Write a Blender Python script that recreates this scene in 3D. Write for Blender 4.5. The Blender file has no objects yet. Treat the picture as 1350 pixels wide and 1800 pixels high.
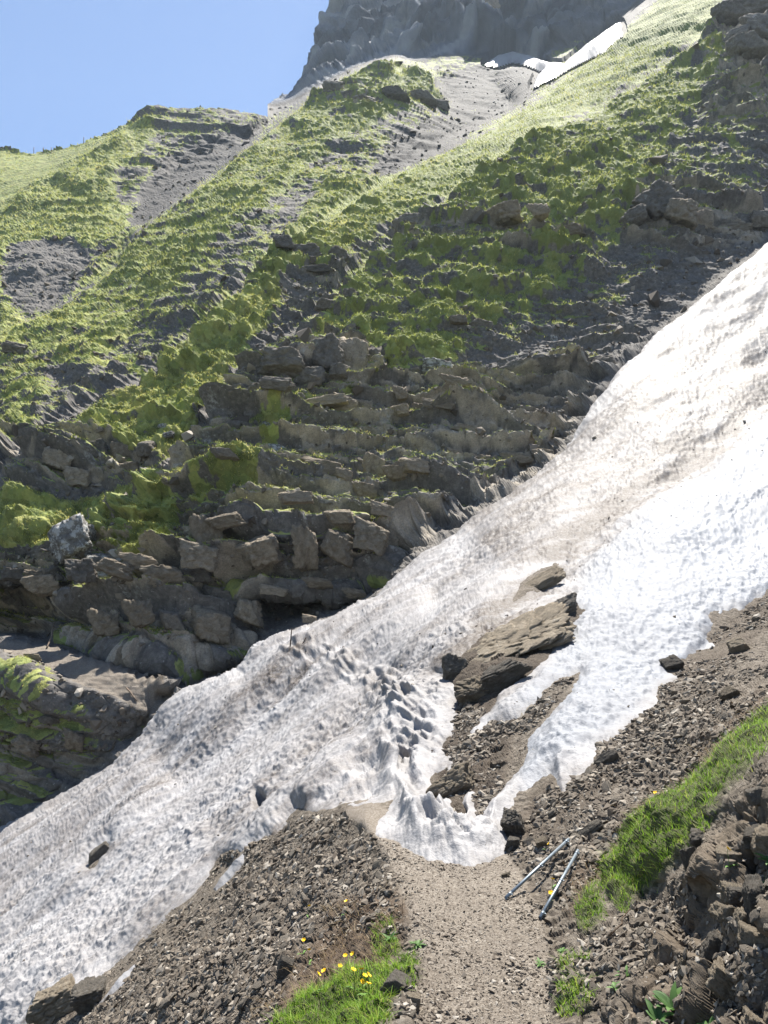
import bpy, bmesh, math, random
import numpy as np
from mathutils import Vector, Matrix
R = math.radians
rng = np.random.default_rng(7)
random.seed(7)
SC = bpy.context.scene
COL = SC.collection

# ------------------------------------------------------------------ camera
PITCH = R(8.3); FOC = 1310.0
CAM = np.array([0.0, 0.0, 1.6])
cd = bpy.data.cameras.new("camera"); cam = bpy.data.objects.new("camera", cd); COL.objects.link(cam)
cd.sensor_fit = 'VERTICAL'; cd.angle = 2*math.atan(900/FOC)
cd.clip_start = 0.05; cd.clip_end = 3000
cam.location = CAM; cam.rotation_euler = (R(90)+PITCH, 0, 0)
SC.camera = cam
# ------------------------------------------------------------------ light
SUN_AZ, SUN_EL = R(20), R(65)
sd = Vector((math.sin(SUN_AZ)*math.cos(SUN_EL), math.cos(SUN_AZ)*math.cos(SUN_EL), math.sin(SUN_EL)))
W = bpy.data.worlds.new("World"); SC.world = W; W.use_nodes = True
nt = W.node_tree; bg = nt.nodes["Background"]
sky = nt.nodes.new("ShaderNodeTexSky"); sky.sky_type = 'NISHITA'; sky.sun_disc = False
sky.sun_elevation = SUN_EL; sky.sun_rotation = SUN_AZ; sky.altitude = 1800
sky.air_density = 1.0; sky.dust_density = 0.4; sky.ozone_density = 1.3
nt.links.new(sky.outputs[0], bg.inputs[0]); bg.inputs[1].default_value = 0.076
sl = bpy.data.lights.new("sun", 'SUN'); so = bpy.data.objects.new("sun", sl); COL.objects.link(so)
sl.energy = 5.0; sl.angle = R(0.53); sl.color = (1.0, 0.95, 0.87)
so.rotation_euler = sd.to_track_quat('Z', 'Y').to_euler(); so.location = (60, 80, 300)
SC.view_settings.view_transform = 'Standard'; SC.view_settings.look = 'None'
SC.view_settings.exposure = 1.42; SC.view_settings.gamma = 1
SC.cycles.use_denoising = True
SC.cycles.max_bounces = 6; SC.cycles.diffuse_bounces = 3; SC.cycles.volume_bounces = 1

# ------------------------------------------------------------------ noise
_perm = rng.permutation(256).astype(np.int32)
_grad = rng.normal(size=(256, 3)).astype(np.float32); _grad /= np.linalg.norm(_grad, axis=1)[:, None]
_cellr = rng.random((65536, 4)).astype(np.float32)
def perlin(P, s=0.0):
    P = np.asarray(P, np.float32) + np.float32(s*17.31)
    out = np.empty(len(P), np.float32)
    for a in range(0, len(P), 300000):
        p = P[a:a+300000]; i = np.floor(p).astype(np.int32); f = p-i
        w = f*f*f*(f*(f*6-15)+10)
        r = 0
        for dx in (0, 1):
            hx = _perm[(i[:, 0]+dx) & 255]
            wx = w[:, 0] if dx else 1-w[:, 0]
            for dy in (0, 1):
                hy = _perm[(hx+i[:, 1]+dy) & 255]
                wy = w[:, 1] if dy else 1-w[:, 1]
                for dz in (0, 1):
                    g = _grad[_perm[(hy+i[:, 2]+dz) & 255]]
                    wz = w[:, 2] if dz else 1-w[:, 2]
                    r = r + wx*wy*wz*(g[:, 0]*(f[:, 0]-dx)+g[:, 1]*(f[:, 1]-dy)+g[:, 2]*(f[:, 2]-dz))
        out[a:a+300000] = r
    return out*1.5
def fbm(P, lam, octs, H=0.9, s=0.0):
    r = 0; a = 1.0
    for o in range(octs):
        r = r + a*perlin(P/lam, s+o*3.7); lam *= 0.5; a *= 0.5**H
    return r
def worley(P, s=0.0):
    P = np.asarray(P, np.float32) + np.float32(s*13.7)
    F1 = np.empty(len(P), np.float32); F2 = F1.copy(); ID = np.empty(len(P), np.int32)
    for a in range(0, len(P), 200000):
        p = P[a:a+200000]; i = np.floor(p).astype(np.int32)
        f1 = np.full(len(p), 9, np.float32); f2 = f1.copy(); idd = np.zeros(len(p), np.int32)
        for dx in (-1, 0, 1):
            for dy in (-1, 0, 1):
                for dz in (-1, 0, 1):
                    cx, cy, cz = i[:, 0]+dx, i[:, 1]+dy, i[:, 2]+dz
                    h = (cx*73856093 ^ cy*19349663 ^ cz*83492791)
                    h = (h ^ (h >> 13)) & 65535
                    c = _cellr[h]
                    d = (cx+c[:, 0]-p[:, 0])**2+(cy+c[:, 1]-p[:, 1])**2+(cz+c[:, 2]-p[:, 2])**2
                    m = d < f1
                    f2 = np.where(m, f1, np.minimum(f2, d)); idd = np.where(m, h, idd); f1 = np.where(m, d, f1)
        F1[a:a+200000] = np.sqrt(f1); F2[a:a+200000] = np.sqrt(f2); ID[a:a+200000] = idd
    return F1, F2, ID
def sstep(a, b, x):
    t = np.clip((x-a)/(b-a), 0, 1); return t*t*(3-2*t)

# ------------------------------------------------------------------ view rays <-> world
cp, sp = math.cos(PITCH), math.sin(PITCH)
FW = np.array([0, cp, sp]); UP = np.array([0, -sp, cp]); RT = np.array([1.0, 0, 0])
def ray(px, py):
    a = (np.asarray(px, float)-675)/FOC; b = (900-np.asarray(py, float))/FOC
    return a[..., None]*RT+b[..., None]*UP+FW
def z_for_h(py, h):
    b = (900-py)/FOC
    return (h-1.6)/(b*cp+sp)

# coarse depth survey of the slope: known distances along ridges, ledges and edges
CS = 6; CX0, CY0 = -540, -186
CNX, CNY = 405, 395
CXW, CYH = CNX*CS, CNY*CS
con_s = np.zeros((CNY, CNX)); con_n = np.zeros((CNY, CNX))
def put(px, py, z):
    i = int(round((px-CX0)/CS)); j = int(round((py-CY0)/CS))
    if 0 <= i < CNX and 0 <= j < CNY:
        con_s[j, i] += 1.0/z; con_n[j, i] += 1
def densify(pts, n=3.0):
    out = []
    for a, b in zip(pts[:-1], pts[1:]):
        k = max(1, int(math.hypot(b[0]-a[0], b[1]-a[1])/n))
        for t in range(k):
            u = t/k
            out.append(tuple(a[q]+(b[q]-a[q])*u for q in range(len(a))))
    out.append(tuple(pts[-1])); return out
def dline(pts):                      # (px,py,depth)
    for x, y, d in densify(pts): put(x, y, d)
def hline(pts):                      # (px,py,height)
    for x, y, h in densify(pts): put(x, y, z_for_h(y, h))
def crest(pts, off_n=3, off_f=8):     # (px,py,near,far) : near below/right of the line, far beyond it
    q = densify(pts)
    for k, (x, y, dn, df) in enumerate(q):
        a = q[max(0, k-8)]; b = q[min(len(q)-1, k+8)]
        tx, ty = b[0]-a[0], b[1]-a[1]; L = math.hypot(tx, ty)+1e-9
        nx, ny = ty/L, -tx/L
        if ny > 0 or (ny == 0 and nx > 0): nx, ny = -nx, -ny
        put(x-nx*off_n, y-ny*off_n, dn); put(x+nx*off_f, y+ny*off_f, df)

# snow far edge and the trench behind it
EDGE = [(-540,1790,19),(-200,1580,20.5),(0,1463,21.6),(100,1405,21.8),(200,1342,21.9),(255,1290,22),(285,1240,22.2),(350,1208,22.3),(420,1180,22.3),(452,1140,22.4),
        (500,1118,22.5),(545,1100,22.6),(600,1078,22.9),(660,1050,23.4),(692,1020,23.9),(740,975,24.8),(800,940,25.8),(840,905,26.6),(880,880,27.6),(930,845,29.2),
        (985,800,31),(1040,720,34),(1080,660,36),(1130,612,38.5),(1180,570,40.5),(1230,530,42.5),(1290,475,45.5),(1350,430,48),(1500,330,55),(1700,190,66),(1890,60,78)]
RATIO = lambda x: 1.03 if x < 220 else (1.035 if x < 300 else (1.17 if x < 720 else (1.10 if x < 1000 else 1.05)))
crest([(x, y, d, d*RATIO(x)) for x, y, d in EDGE], 3, 9)
# near plane : path, scree below it, bank above it
hline([(860,2200,-.02),(860,1900,0),(860,1800,0),(850,1700,0),(820,1600,0),(790,1510,0.0)])
hline([(700,2200,0),(715,1800,0),(720,1650,0),(690,1520,0),(640,1440,0.0)])
hline([(1000,2200,.02),(985,1790,.02),(975,1650,.02),(930,1560,.02),(890,1500,.03)])
hline([(480,2100,-.35),(480,1800,-.35),(560,1600,-.3),(590,1450,-.2)])
hline([(300,2100,-1.05),(300,1800,-1.05),(380,1640,-1.0),(470,1520,-.7),(505,1455,-.6)])
hline([(100,2100,-2.1),(100,1800,-2.2),(200,1690,-2.15),(330,1590,-1.55),(400,1520,-1.3)])
hline([(0,2100,-3.0),(0,1800,-3.1)]); hline([(-540,2150,-5.6),(-300,1980,-4.6),(0,1800,-3.1)])
# the snow bed between its edges
dline([(-540,1900,14.5),(-200,1730,13.5),(0,1640,12.8),(150,1570,12.0),(300,1490,11.2),(450,1400,10.6),(560,1330,10.4)])
hline([(600,1405,-.1),(660,1422,0),(670,1465,0),(720,1495,0)])
dline([(700,1255,10.3),(620,1300,10.3)]); dline([(700,1180,13.4),(560,1200,15.2),(420,1300,15.5),(300,1370,16.5)])
dline([(765,1310,8.2),(700,1360,8.0)])
dline([(800,1230,9.3),(850,1260,8.3),(820,1330,7.2),(780,1400,6.5)])
dline([(960,1180,9.0),(1010,1080,11.8),(900,1120,10.8),(830,1170,10.0)])
dline([(780,1180,10.3),(850,1090,11.8),(920,1030,14.0),(1000,970,16.3)])
dline([(760,1070,18),(900,960,19.5),(1000,890,21.5),(1150,780,26)])
dline([(1000,1000,15.3),(1100,900,19),(1200,800,24),(1350,700,29),(1500,620,34),(1890,420,48)])
dline([(1200,950,15.5),(1350,880,18.5),(1500,800,22),(1890,640,32)])
dline([(1350,540,40),(1250,640,34)])
hline([(890,1480,.05),(940,1400,.22),(990,1350,.4)])
dline([(1060,1300,6.6),(1120,1235,7.5),(1180,1180,8.8),(1250,1130,10.2),(1350,1040,12.2),(1500,950,14.6),(1890,790,21)])
dline([(1350,1150,8.4),(1500,1080,9.4),(1890,950,12)]); dline([(1200,1300,5.9),(1100,1380,5.4),(1020,1450,5.0),(975,1530,4.7)])
# grass bank shoulder, rock bank under it
crest([(1890,1000,5.6,6.4),(1500,1160,4.9,5.7),(1350,1250,4.55,5.2),(1260,1320,4.5,5.05),(1200,1385,4.5,4.95),(1130,1440,4.5,4.8),(1085,1500,4.4,4.65),(1062,1550,4.35,4.5)],3,7)
dline([(1890,1100,4.2),(1500,1270,3.6),(1350,1345,3.35),(1280,1400,3.4),(1230,1450,3.5),(1190,1520,3.6),(1130,1570,3.85)])
dline([(1040,1650,3.45),(1100,1680,3.1),(1150,1640,3.2),(1170,1560,3.55)])
dline([(1060,1800,2.9),(1130,1760,2.75),(1150,1700,2.95)]); dline([(1200,1800,2.55),(1180,1700,2.85),(1190,1600,3.15)])
dline([(1890,1240,3.4),(1500,1350,3.05),(1350,1420,2.95),(1250,1470,3.05),(1200,1540,3.05)])
dline([(1890,1700,2.3),(1500,1650,2.4),(1350,1640,2.45),(1280,1620,2.6),(1225,1590,2.85)])
dline([(1890,2150,1.7),(1500,2000,1.8),(1350,1900,1.95),(1350,1800,2.15),(1260,1760,2.4)]); dline([(1200,2100,2.0),(1200,1900,2.3)])
# ground left beyond the snow : knoll, far footpath
dline([(-540,1300,30),(-200,1170,28.4),(-50,1128,28),(20,1124,26.4),(100,1140,25.1),(180,1165,23.9),(250,1196,23.1),(312,1222,22.8)])
dline([(-540,1330,27.5),(-200,1195,26.8),(-50,1150,26.4),(20,1147,24.8),(70,1165,24.1),(110,1190,23.3),(150,1210,22.9),(200,1228,22.65),(250,1248,22.45),(290,1262,22.6)])
dline([(-200,1230,24.4),(0,1180,23.8),(60,1200,23.2),(120,1240,22.6),(200,1262,22.4),(240,1290,22.5)])
dline([(0,1290,23.6),(100,1320,23.0),(180,1310,22.7)]); dline([(0,1440,22.2),(120,1380,22.3)])
# cliff foot, overhang above the trench
dline([(60,1122,30.5),(110,1132,28.8),(180,1160,26.6),(240,1186,25.4),(320,1206,24.6),(420,1177,25.2),(470,1125,26)])
crest([(150,1130,28.9,27.6),(220,1160,27.4,26.0),(300,1182,26.8,25.2),(400,1168,26.8,25.1),(440,1142,27,25.4)],5,5)
crest([(430,1045,31,27.2),(520,1052,31,26.6),(600,1055,31,26.5),(690,1018,30.6,27.1)],5,6)
dline([(470,1085,29.5),(560,1085,28.6),(640,1062,28.0)])
dline([(430,965,28.6),(520,955,27.9),(620,950,28.2),(690,960,28.8)])
dline([(150,1080,28.4),(240,1080,27.8),(330,1080,27.4),(400,1060,27.8)])
dline([(130,1000,29.4),(180,960,30.0),(280,930,30.4),(380,900,30.2)])
crest([(-540,1080,40,30),(-200,1040,37,30),(0,1022,35.5,29.6),(60,1030,35.5,29.5),(108,1035,34.5,29.0)],6,5)
dline([(-300,1120,36),(0,1108,34),(60,1110,33)])
dline([(-540,980,33),(0,950,31),(80,930,31)])
# mid slope
dline([(560,850,32),(700,800,34.5),(850,740,37),(980,690,38.5),(1060,665,38.6)])
dline([(620,720,37.5),(760,660,40),(900,600,42),(1060,570,43),(1160,540,44)])
dline([(800,520,46),(1000,470,48.5),(1180,440,50),(1320,420,51),(1500,310,60)])
dline([(860,430,52),(1050,380,56),(1250,330,58),(1500,210,70)])
dline([(950,330,62),(1120,260,68),(1300,180,76),(1500,60,88)])
C1 = [(1890,-300,150,160),(1500,-110,120,128),(1350,0,108,116),(1250,60,98,106),(1180,120,90,98),(1060,200,80,88),(960,232,72,80),(870,290,65,73),(800,350,59,66),
      (740,400,54,60),(640,480,47.5,53),(570,555,42.5,47.5),(500,608,39,44),(440,650,36.8,41),(400,715,34.8,38.6),(370,770,33.2,36.5),(290,850,31.2,33.6),(200,930,30.6,32.4),(120,965,30.2,31.8)]
crest(C1)
C2 = [(1500,-240,200,210),(1300,-120,175,186),(1200,-30,155,166),(1100,50,138,160),(1000,140,118,140),(900,210,98,114),(800,262,84,97),(700,312,73,84),(570,400,60,69),(480,460,52.5,60),
      (430,520,48.5,55),(350,590,44.5,50),(280,660,41.5,46.5),(200,705,39.5,44),(100,762,37,41),(20,840,34.8,38),(-100,900,33.4,36),(-540,1000,33,35)]
crest(C2)
C3 = [(790,180,140,150),(750,130,138,170),(700,103,134,215),(640,120,130,215),(560,162,122,205),(490,222,110,160),(420,272,98,128),(380,312,91,114),(310,362,83,98),(240,412,76,88),(210,470,70,80),
      (130,530,64,72),(60,572,60,66),(0,592,58.5,64),(-200,680,55,60),(-540,800,50,54)]
crest(C3)
dline([(850,130,178),(900,180,150),(820,230,118),(760,250,100)])
dline([(940,120,178),(1000,90,176),(1080,45,178),(1150,-20,190),(1250,-150,215)])
crest([(700,110,200,222),(800,100,190,215),(870,112,186,205),(950,110,184,205),(1010,90,182,205),(1090,42,182,205),(1150,-20,192,215),(1280,-160,220,235)],2,6)
# the left shoulder with its skyline, and the mountain
dline([(-540,540,92),(-100,430,100),(0,390,104),(80,340,112),(150,290,124),(220,240,136)])
SKY = [(-540,380,138),(-200,300,146),(0,266,150),(60,272,150),(130,257,150),(200,232,150),(240,212,150),(280,192,150),(350,192,152),(430,197,152),(470,204,152)]
dline(SKY)
SKY2 = [(455,204,210),(470,182,212),(510,165,218),(535,125,228),(550,100,234),(562,60,244),(585,10,256),(600,-40,275),(625,-186,340)]
dline(SKY2[1:])
dline([(300,300,124),(380,260,132),(440,230,140),(200,380,98),(330,340,102)])
dline([(700,60,232),(900,40,225),(1000,-20,228)]); dline([(700,-186,345),(900,-186,335),(1100,-186,325)])

def solve():
    levels = []
    s, n = con_s, con_n
    while True:
        levels.append((s, n))
        if min(s.shape) < 30: break
        h, w = s.shape; H, Wd = (h+1)//2, (w+1)//2
        s2 = np.zeros((H*2, Wd*2)); n2 = s2.copy(); s2[:h, :w] = s; n2[:h, :w] = n
        s = s2.reshape(H, 2, Wd, 2).sum((1, 3)); n = n2.reshape(H, 2, Wd, 2).sum((1, 3))
    x = None
    for s, n in reversed(levels):
        m = n > 0; val = np.where(m, s/np.maximum(n, 1), 0)
        if x is None: x = np.full(s.shape, val[m].mean()); it = 400
        else:
            x = np.repeat(np.repeat(x, 2, 0), 2, 1)[:s.shape[0], :s.shape[1]]; it = 160
        x = np.where(m, val, x)
        for _ in range(it):
            p = np.pad(x, 1, mode='edge')
            x = np.where(m, val, 0.25*(p[:-2, 1:-1]+p[2:, 1:-1]+p[1:-1, :-2]+p[1:-1, 2:]))
    for _ in range(2):
        p = np.pad(x, 1, mode='edge')
        x = 0.5*x+0.125*(p[:-2, 1:-1]+p[2:, 1:-1]+p[1:-1, :-2]+p[1:-1, 2:])
    return x
INV = solve()
def bil(A, x, y):
    x = np.clip(x, 0, A.shape[1]-1.001); y = np.clip(y, 0, A.shape[0]-1.001)
    i = np.floor(x).astype(int); j = np.floor(y).astype(int); fx = x-i; fy = y-j
    if A.ndim == 3: fx = fx[..., None]; fy = fy[..., None]
    return (A[j, i]*(1-fx)+A[j, i+1]*fx)*(1-fy)+(A[j+1, i]*(1-fx)+A[j+1, i+1]*fx)*fy
def depth(px, py): return 1.0/bil(INV, (np.asarray(px, float)-CX0)/CS, (np.asarray(py, float)-CY0)/CS)
def base_point(px, py): return CAM+ray(px, py)*np.asarray(depth(px, py))[..., None]

# ------------------------------------------------------------------ regions (surveyed outlines) on the coarse grid
gx = CX0+CS*np.arange(CNX); gy = CY0+CS*np.arange(CNY); GX, GY = np.meshgrid(gx, gy)
def inside(poly, X, Y):
    r = np.zeros(X.shape, bool); n = len(poly)
    for k in range(n):
        (x0, y0), (x1, y1) = poly[k][:2], poly[(k+1) % n][:2]
        if y0 == y1: continue
        c = ((y0 > Y) != (y1 > Y)) & (X < (x1-x0)*(Y-y0)/(y1-y0)+x0)
        r ^= c
    return r
def blur(A, k):
    for _ in range(k):
        p = np.pad(A, 1, mode='edge')
        A = 0.25*(p[:-2, 1:-1]+p[2:, 1:-1]+p[1:-1, :-2]+p[1:-1, 2:])*0.6+A*0.4
    return A
def zone(polys, k=3):
    A = np.zeros((CNY, CNX))
    for p, v in polys: A = np.where(inside(p, GX, GY), np.maximum(A, v), A)
    return blur(A, k)
def zs(Z, px, py): return bil(Z, (px-CX0)/CS, (py-CY0)/CS).astype(np.float32)

PATH = [(715,2300),(728,1800),(734,1700),(722,1620),(698,1540),(655,1470),(600,1425),(640,1400),(720,1440),(790,1480),(880,1480),(895,1505),(930,1560),(962,1640),(972,1800),(985,2300)]
FPATH = [(-540,1300),(-200,1180),(-50,1132),(20,1122),(100,1140),(180,1165),(250,1195),(310,1225),(290,1262),(250,1250),(200,1225),(150,1212),(110,1190),(70,1165),(0,1147),(-100,1170),(-540,1340)]
Z_path = zone([(PATH, 1)], 2); Z_fpath = zone([(FPATH, 1)], 1)
G_near = zone([([(1350,1250),(1500,1150),(1500,1230),(1400,1270),(1350,1318),(1290,1365),(1235,1425),(1195,1490),(1140,1555),(1085,1590),(1062,1560),(1082,1505),(1130,1440),(1200,1388),(1260,1320)], 1),
               ([(1010,1585),(1050,1560),(1062,1600),(1040,1625),(1010,1620)], .8),
               ([(490,1830),(545,1750),(610,1705),(690,1705),(735,1668),(755,1690),(730,1740),(700,1760),(690,1850),(500,1900)], 1),
               ([(655,1640),(690,1620),(700,1670),(660,1680)], .7),([(730,1640),(770,1625),(765,1665),(735,1670)], .7),
               ([(985,1745),(1040,1740),(1050,1790),(990,1800)], .5),([(985,1690),(1030,1680),(1035,1720),(990,1725)], .4)], 1)
G_dry = zone([([(440,1800),(520,1690),(600,1590),(690,1560),(720,1600),(690,1690),(560,1740),(520,1800)], 1), ([(985,1545),(1060,1490),(1085,1430),(1200,1330),(1350,1200),(1350,1250),(1200,1390),(1080,1520),(1050,1560),(1000,1610)], .8)], 5)
Z_bank = zone([([(1170,1600),(1200,1520),(1240,1440),(1300,1390),(1350,1340),(1890,1050),(1890,2300),(1060,2300),(1100,1780),(1140,1690)], 1)], 3)
Z_dark = zone([([(760,1440),(770,1320),(790,1240),(800,1170),(850,1080),(1030,1060),(1040,1090),(980,1160),(900,1290),(880,1400),(850,1440)], 1),
               ([(880,1480),(940,1390),(1060,1290),(1180,1180),(1250,1120),(1350,1030),(1500,940),(1500,1060),(1350,1110),(1200,1240),(1100,1330),(1020,1420),(960,1480)], .55)], 3)
# hillside grass density
RK0 = zone([([(400,720),(440,650),(620,600),(680,690),(720,700),(990,790),(980,830),(880,880),(740,960),(430,1000),(440,1140),(300,1160),(130,1100),(120,960),(200,930),(290,850),(370,770)], 1)], 6)
GH = zone([([(-540,460),(0,270),(110,262),(240,215),(300,200),(250,270),(200,330),(235,400),(190,430),(60,480),(0,520),(-540,760)], 1.0),
           ([(280,190),(470,205),(455,225),(330,225)], .55),
           ([(0,530),(60,572),(130,530),(210,470),(240,412),(310,362),(420,272),(490,222),(560,162),(640,120),(700,103),(760,135),(800,180),(700,215),(600,260),(520,330),(440,400),(350,480),(240,590),(120,690),(0,790)], .78),
           ([(570,330),(700,300),(800,262),(900,210),(1000,140),(1100,50),(1200,-30),(1300,20),(1200,90),(1050,190),(960,232),(870,290),(800,350),(700,400),(600,480),(500,560),(440,620),(380,740),(290,830),(180,790),(120,760),(200,700),(280,660),(350,590),(430,520),(480,450)], 1.0),
           ([(640,480),(740,400),(800,350),(870,290),(960,232),(1060,200),(1180,120),(1250,60),(1290,110),(1180,280),(1140,400),(1000,520),(860,590),(740,600),(700,650),(590,600),(500,625),(570,555)], .80),
           ([(640,600),(760,590),(830,620),(800,665),(690,670),(640,650)], .85),
           ([(0,870),(110,880),(290,850),(340,900),(330,990),(250,1010),(200,940),(100,970),(0,960)], 1.15),
           ([(330,830),(480,820),(470,920),(360,930)], .85),([(150,950),(330,930),(330,1000),(260,1020)], 1.15),([(420,760),(520,700),(640,700),(560,760),(470,830)], .8),([(640,780),(760,690),(900,690),(860,760),(700,830)], .62),([(200,1050),(330,1040),(300,1090),(220,1090)], .7),
           ([(0,620),(100,640),(90,760),(0,830)], .7), ([(-300,1150),(0,1160),(60,1180),(110,1215),(100,1260),(0,1290),(-300,1350)], .40), ([(-540,820),(-540,960),(-20,960),(0,870)], .6),
           ([(800,600),(1000,520),(1200,420),(1350,350),(1350,200),(1250,200),(1100,420),(900,560)], .42)], 4)
GH = np.maximum(GH, .50*zone([([(-540,300),(0,266),(280,190),(470,205),(700,103),(1100,50),(1350,0),(1350,330),(1180,470),(1020,580),(860,620),(700,690),(440,640),(380,760),(290,850),(120,970),(0,960),(-540,1000)], 1)], 6))
GH = np.maximum(GH, .50*(RK0 > .3))*(1-zone([([(-540,1015),(140,1000),(200,1150),(-540,1120)], 1), ([(360,1040),(480,1040),(480,1160),(360,1190)], 1)], 1))
GH = GH*(1-zone([([(230,390),(270,310),(330,260),(440,225),(465,215),(440,255),(370,310),(300,360),(250,400)], 1), ([(20,440),(130,420),(160,470),(110,530),(40,560),(0,500)], .8),
                 ([(760,150),(850,110),(960,110),(930,180),(850,220),(790,270),(700,300),(640,330),(700,240),(800,200)], .9),
                 ([(100,640),(150,680),(120,720),(80,690)], .7), ([(500,500),(570,490),(560,560),(490,590)], .7)], 3))
# bedrock ledges / outcrops
RK = zone([([(400,720),(440,650),(620,600),(680,690),(720,700),(990,790),(980,830),(880,880),(740,975),(690,1020),(430,1040),(440,1140),(300,1190),(130,1130),(120,960),(200,930),(290,850),(370,770)], 1),
           ([(20,780),(140,765),(260,790),(280,850),(20,880)], .9), ([(-100,960),(120,970),(110,1110),(-100,1110)], 1),
           ([(690,400),(740,400),(860,400),(1040,440),(1040,480),(860,470),(690,450)], .7), ([(1100,360),(1320,360),(1350,430),(1180,450),(1090,440)], 1),
           ([(1240,60),(1400,-40),(1890,-200),(1890,200),(1350,260),(1230,230)], .9), ([(680,700),(1000,640),(1080,660),(990,800)], .8),
           ([(560,140),(800,170),(790,200),(640,215),(550,190)], .7),([(420,480),(640,480),(640,520),(480,540)], .45), ([(-100,1230),(150,1250),(230,1300),(200,1350),(0,1460),(-300,1500)], .5)], 4)

# ------------------------------------------------------------------ fine grid of the one ground sheet
def axis(a0, a, b, b1, fine, coarse):
    return np.concatenate([np.arange(a0, a, coarse), np.arange(a, b, fine), np.arange(b, b1, coarse)])
AX = axis(-500, -40, 1390, 1850, 1.62, 8); AY = axis(-180, -10, 1810, 2140, 1.62, 8)
NU, NV = len(AX), len(AY); U, V = np.meshgrid(AX, AY)
Zd = depth(U, V)
PB = CAM+ray(U, V)*Zd[..., None]
def gnormals(P):
    du = np.gradient(P, axis=1); dv = np.gradient(P, axis=0)
    n = np.cross(dv, du); n /= np.linalg.norm(n, axis=2)[..., None]+1e-12
    return n
def smooth_normals(P, k):
    n = gnormals(P)
    for _ in range(k):
        p = np.pad(n, ((1, 1), (1, 1), (0, 0)), mode='edge')
        n = (p[:-2, 1:-1]+p[2:, 1:-1]+p[1:-1, :-2]+p[1:-1, 2:]+n)/5
    return n/(np.linalg.norm(n, axis=2)[..., None]+1e-12)
NB = smooth_normals(PB, 12)
ex = np.array([e[0] for e in EDGE]); ey = np.array([e[1] for e in EDGE])
EY = np.interp(U, ex, ey)
hillm = (V < EY+14)

disp = np.zeros((NV, NU), np.float32); cgrass = disp.copy(); cworn = disp.copy(); crock = disp.copy(); cvar = disp.copy(); clich = disp.copy()
# ---- far hillside
I = np.nonzero(hillm.ravel())[0]
p = PB.reshape(-1, 3)[I].astype(np.float32); u = U.ravel()[I]; v = V.ravel()[I]; z = Zd.ravel()[I].astype(np.float32)
nb = NB.reshape(-1, 3)[I]
gh = zs(GH, u, v); rk = zs(RK, u, v); fp = zs(Z_fpath, u, v)
cliff = sstep(185, 215, z)*(u > 440); rk = np.maximum(rk, cliff)
def fade(lam): return sstep(1.6, 4.0, lam/(z*1.62/FOC))
big = fbm(p, 14, 2, 1.0, 1)
ps = np.stack([p[:, 0]+.55*p[:, 2], p[:, 1], (p[:, 2]-.55*p[:, 0])*1.6], -1)
e1, e2, eid = worley(ps/13+(perlin(ps/9, 91)*.3)[:, None], 30); g1_, g2_, gid = worley(ps/5+(perlin(ps/4, 92)*.3)[:, None], 31)
cliffd = (_cellr[eid, 3]-.5)*3-np.exp(-(e2-e1)*9)*2.2+(_cellr[gid, 3]-.5)*1.4-np.exp(-(g2_-g1_)*9)*.8+np.abs(perlin(ps/np.array([60, 60, 18], np.float32), 93))*11+np.abs(perlin(ps/np.array([22, 22, 8], np.float32), 94))*6+fbm(ps/np.array([1.6, 1.6, .6], np.float32), 12, 4, .75, 101)*2.4
warp = perlin(p/9, 2)*1.6+perlin(p/3, 3)*.5
patch = fbm(p, 6, 3, .8, 4)
def strata(per, wob, s, rise=.45, w=None):
    t = (p[:, 2]*.96+p[:, 0]*.10+wob*(warp if w is None else w))/per+s
    f = t-np.floor(t); k = np.floor(t)
    lip = np.where(f < rise, f/rise, (1-f)/(1-rise)); lip = lip*lip*(3-2*lip)*.6+lip*.4
    rnd = _cellr[(k.astype(np.int64)*7919) & 65535, 0]
    return lip*(0.4+0.9*rnd), f
warp2 = perlin(p/5, 22)*2.6+perlin(p/2, 23)*1.1; warp3 = perlin(p/14, 24)*6+perlin(p/6, 25)*3
t1, _ = strata(2.7, 1.0, .2, .38, warp2); t2, _ = strata(1.05, .6, .7, .38, warp2); t3, _ = strata(7.5, 1.0, .4, .33, warp3)
warpr = perlin(p/np.array([14, 14, 8], np.float32), 62)*1.4+perlin(p/np.array([3, 3, 2], np.float32), 63)*.22+p[:, 0]*.05
s1, f1 = strata(1.15, 1.0, 0, .42, warpr); s2, f2 = strata(.40, 1.0, .3, .45, warpr)
sc = np.clip(z/38, .8, 5.0)
s3, f3 = strata(6.5, 1.2, .6); s4, f4 = strata(17, 2.0, .1)
rm = np.clip(rk*1.1+.28*sstep(-.1, .6, patch)*(1-fp), 0, 1)*(1-.85*fp)
d = big*.6*(1-.8*fp)
rm = rm*(1-.9*cliff)
d += rm*(s1*1.05*(.45+1.0*sstep(-.4, .4, perlin(p/np.array([4, 4, 2], np.float32), 9)))*fade(1.5)+s2*.36*fade(.42))
d += rm*sstep(55, 95, z)*s3*1.5 + cliff*(cliffd+s4*3.5+fbm(p/np.array([1, 1, 2.2], np.float32), 40, 5, .9, 21)*9)
a1, a2, aid = worley(np.stack([p[:, 0], p[:, 1], p[:, 2]+.12*p[:, 0]+.5*warp], -1)/np.array([1.7, 1.7, .36], np.float32)+(perlin(p/.9, 31)*.18)[:, None], 1)
crack = np.exp(-np.clip(a2-a1, 0, 1)*9)
blk = _cellr[aid, 3]
solid = sstep(.40, .55, blk)
d += rm*fade(.9)*((blk-.5)*.15+solid*.07-crack*.17*solid+.08*a1*(_cellr[aid, 0]-.5))
b1, b2, bid = worley(p/np.array([.55, .55, .22], np.float32), 2)
d += (.35+.65*rm)*fade(.42)*((_cellr[bid, 3]-.5)*.21-np.exp(-np.clip(b2-b1, 0, 1)*8)*.07)*(1-.7*fp)
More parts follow.
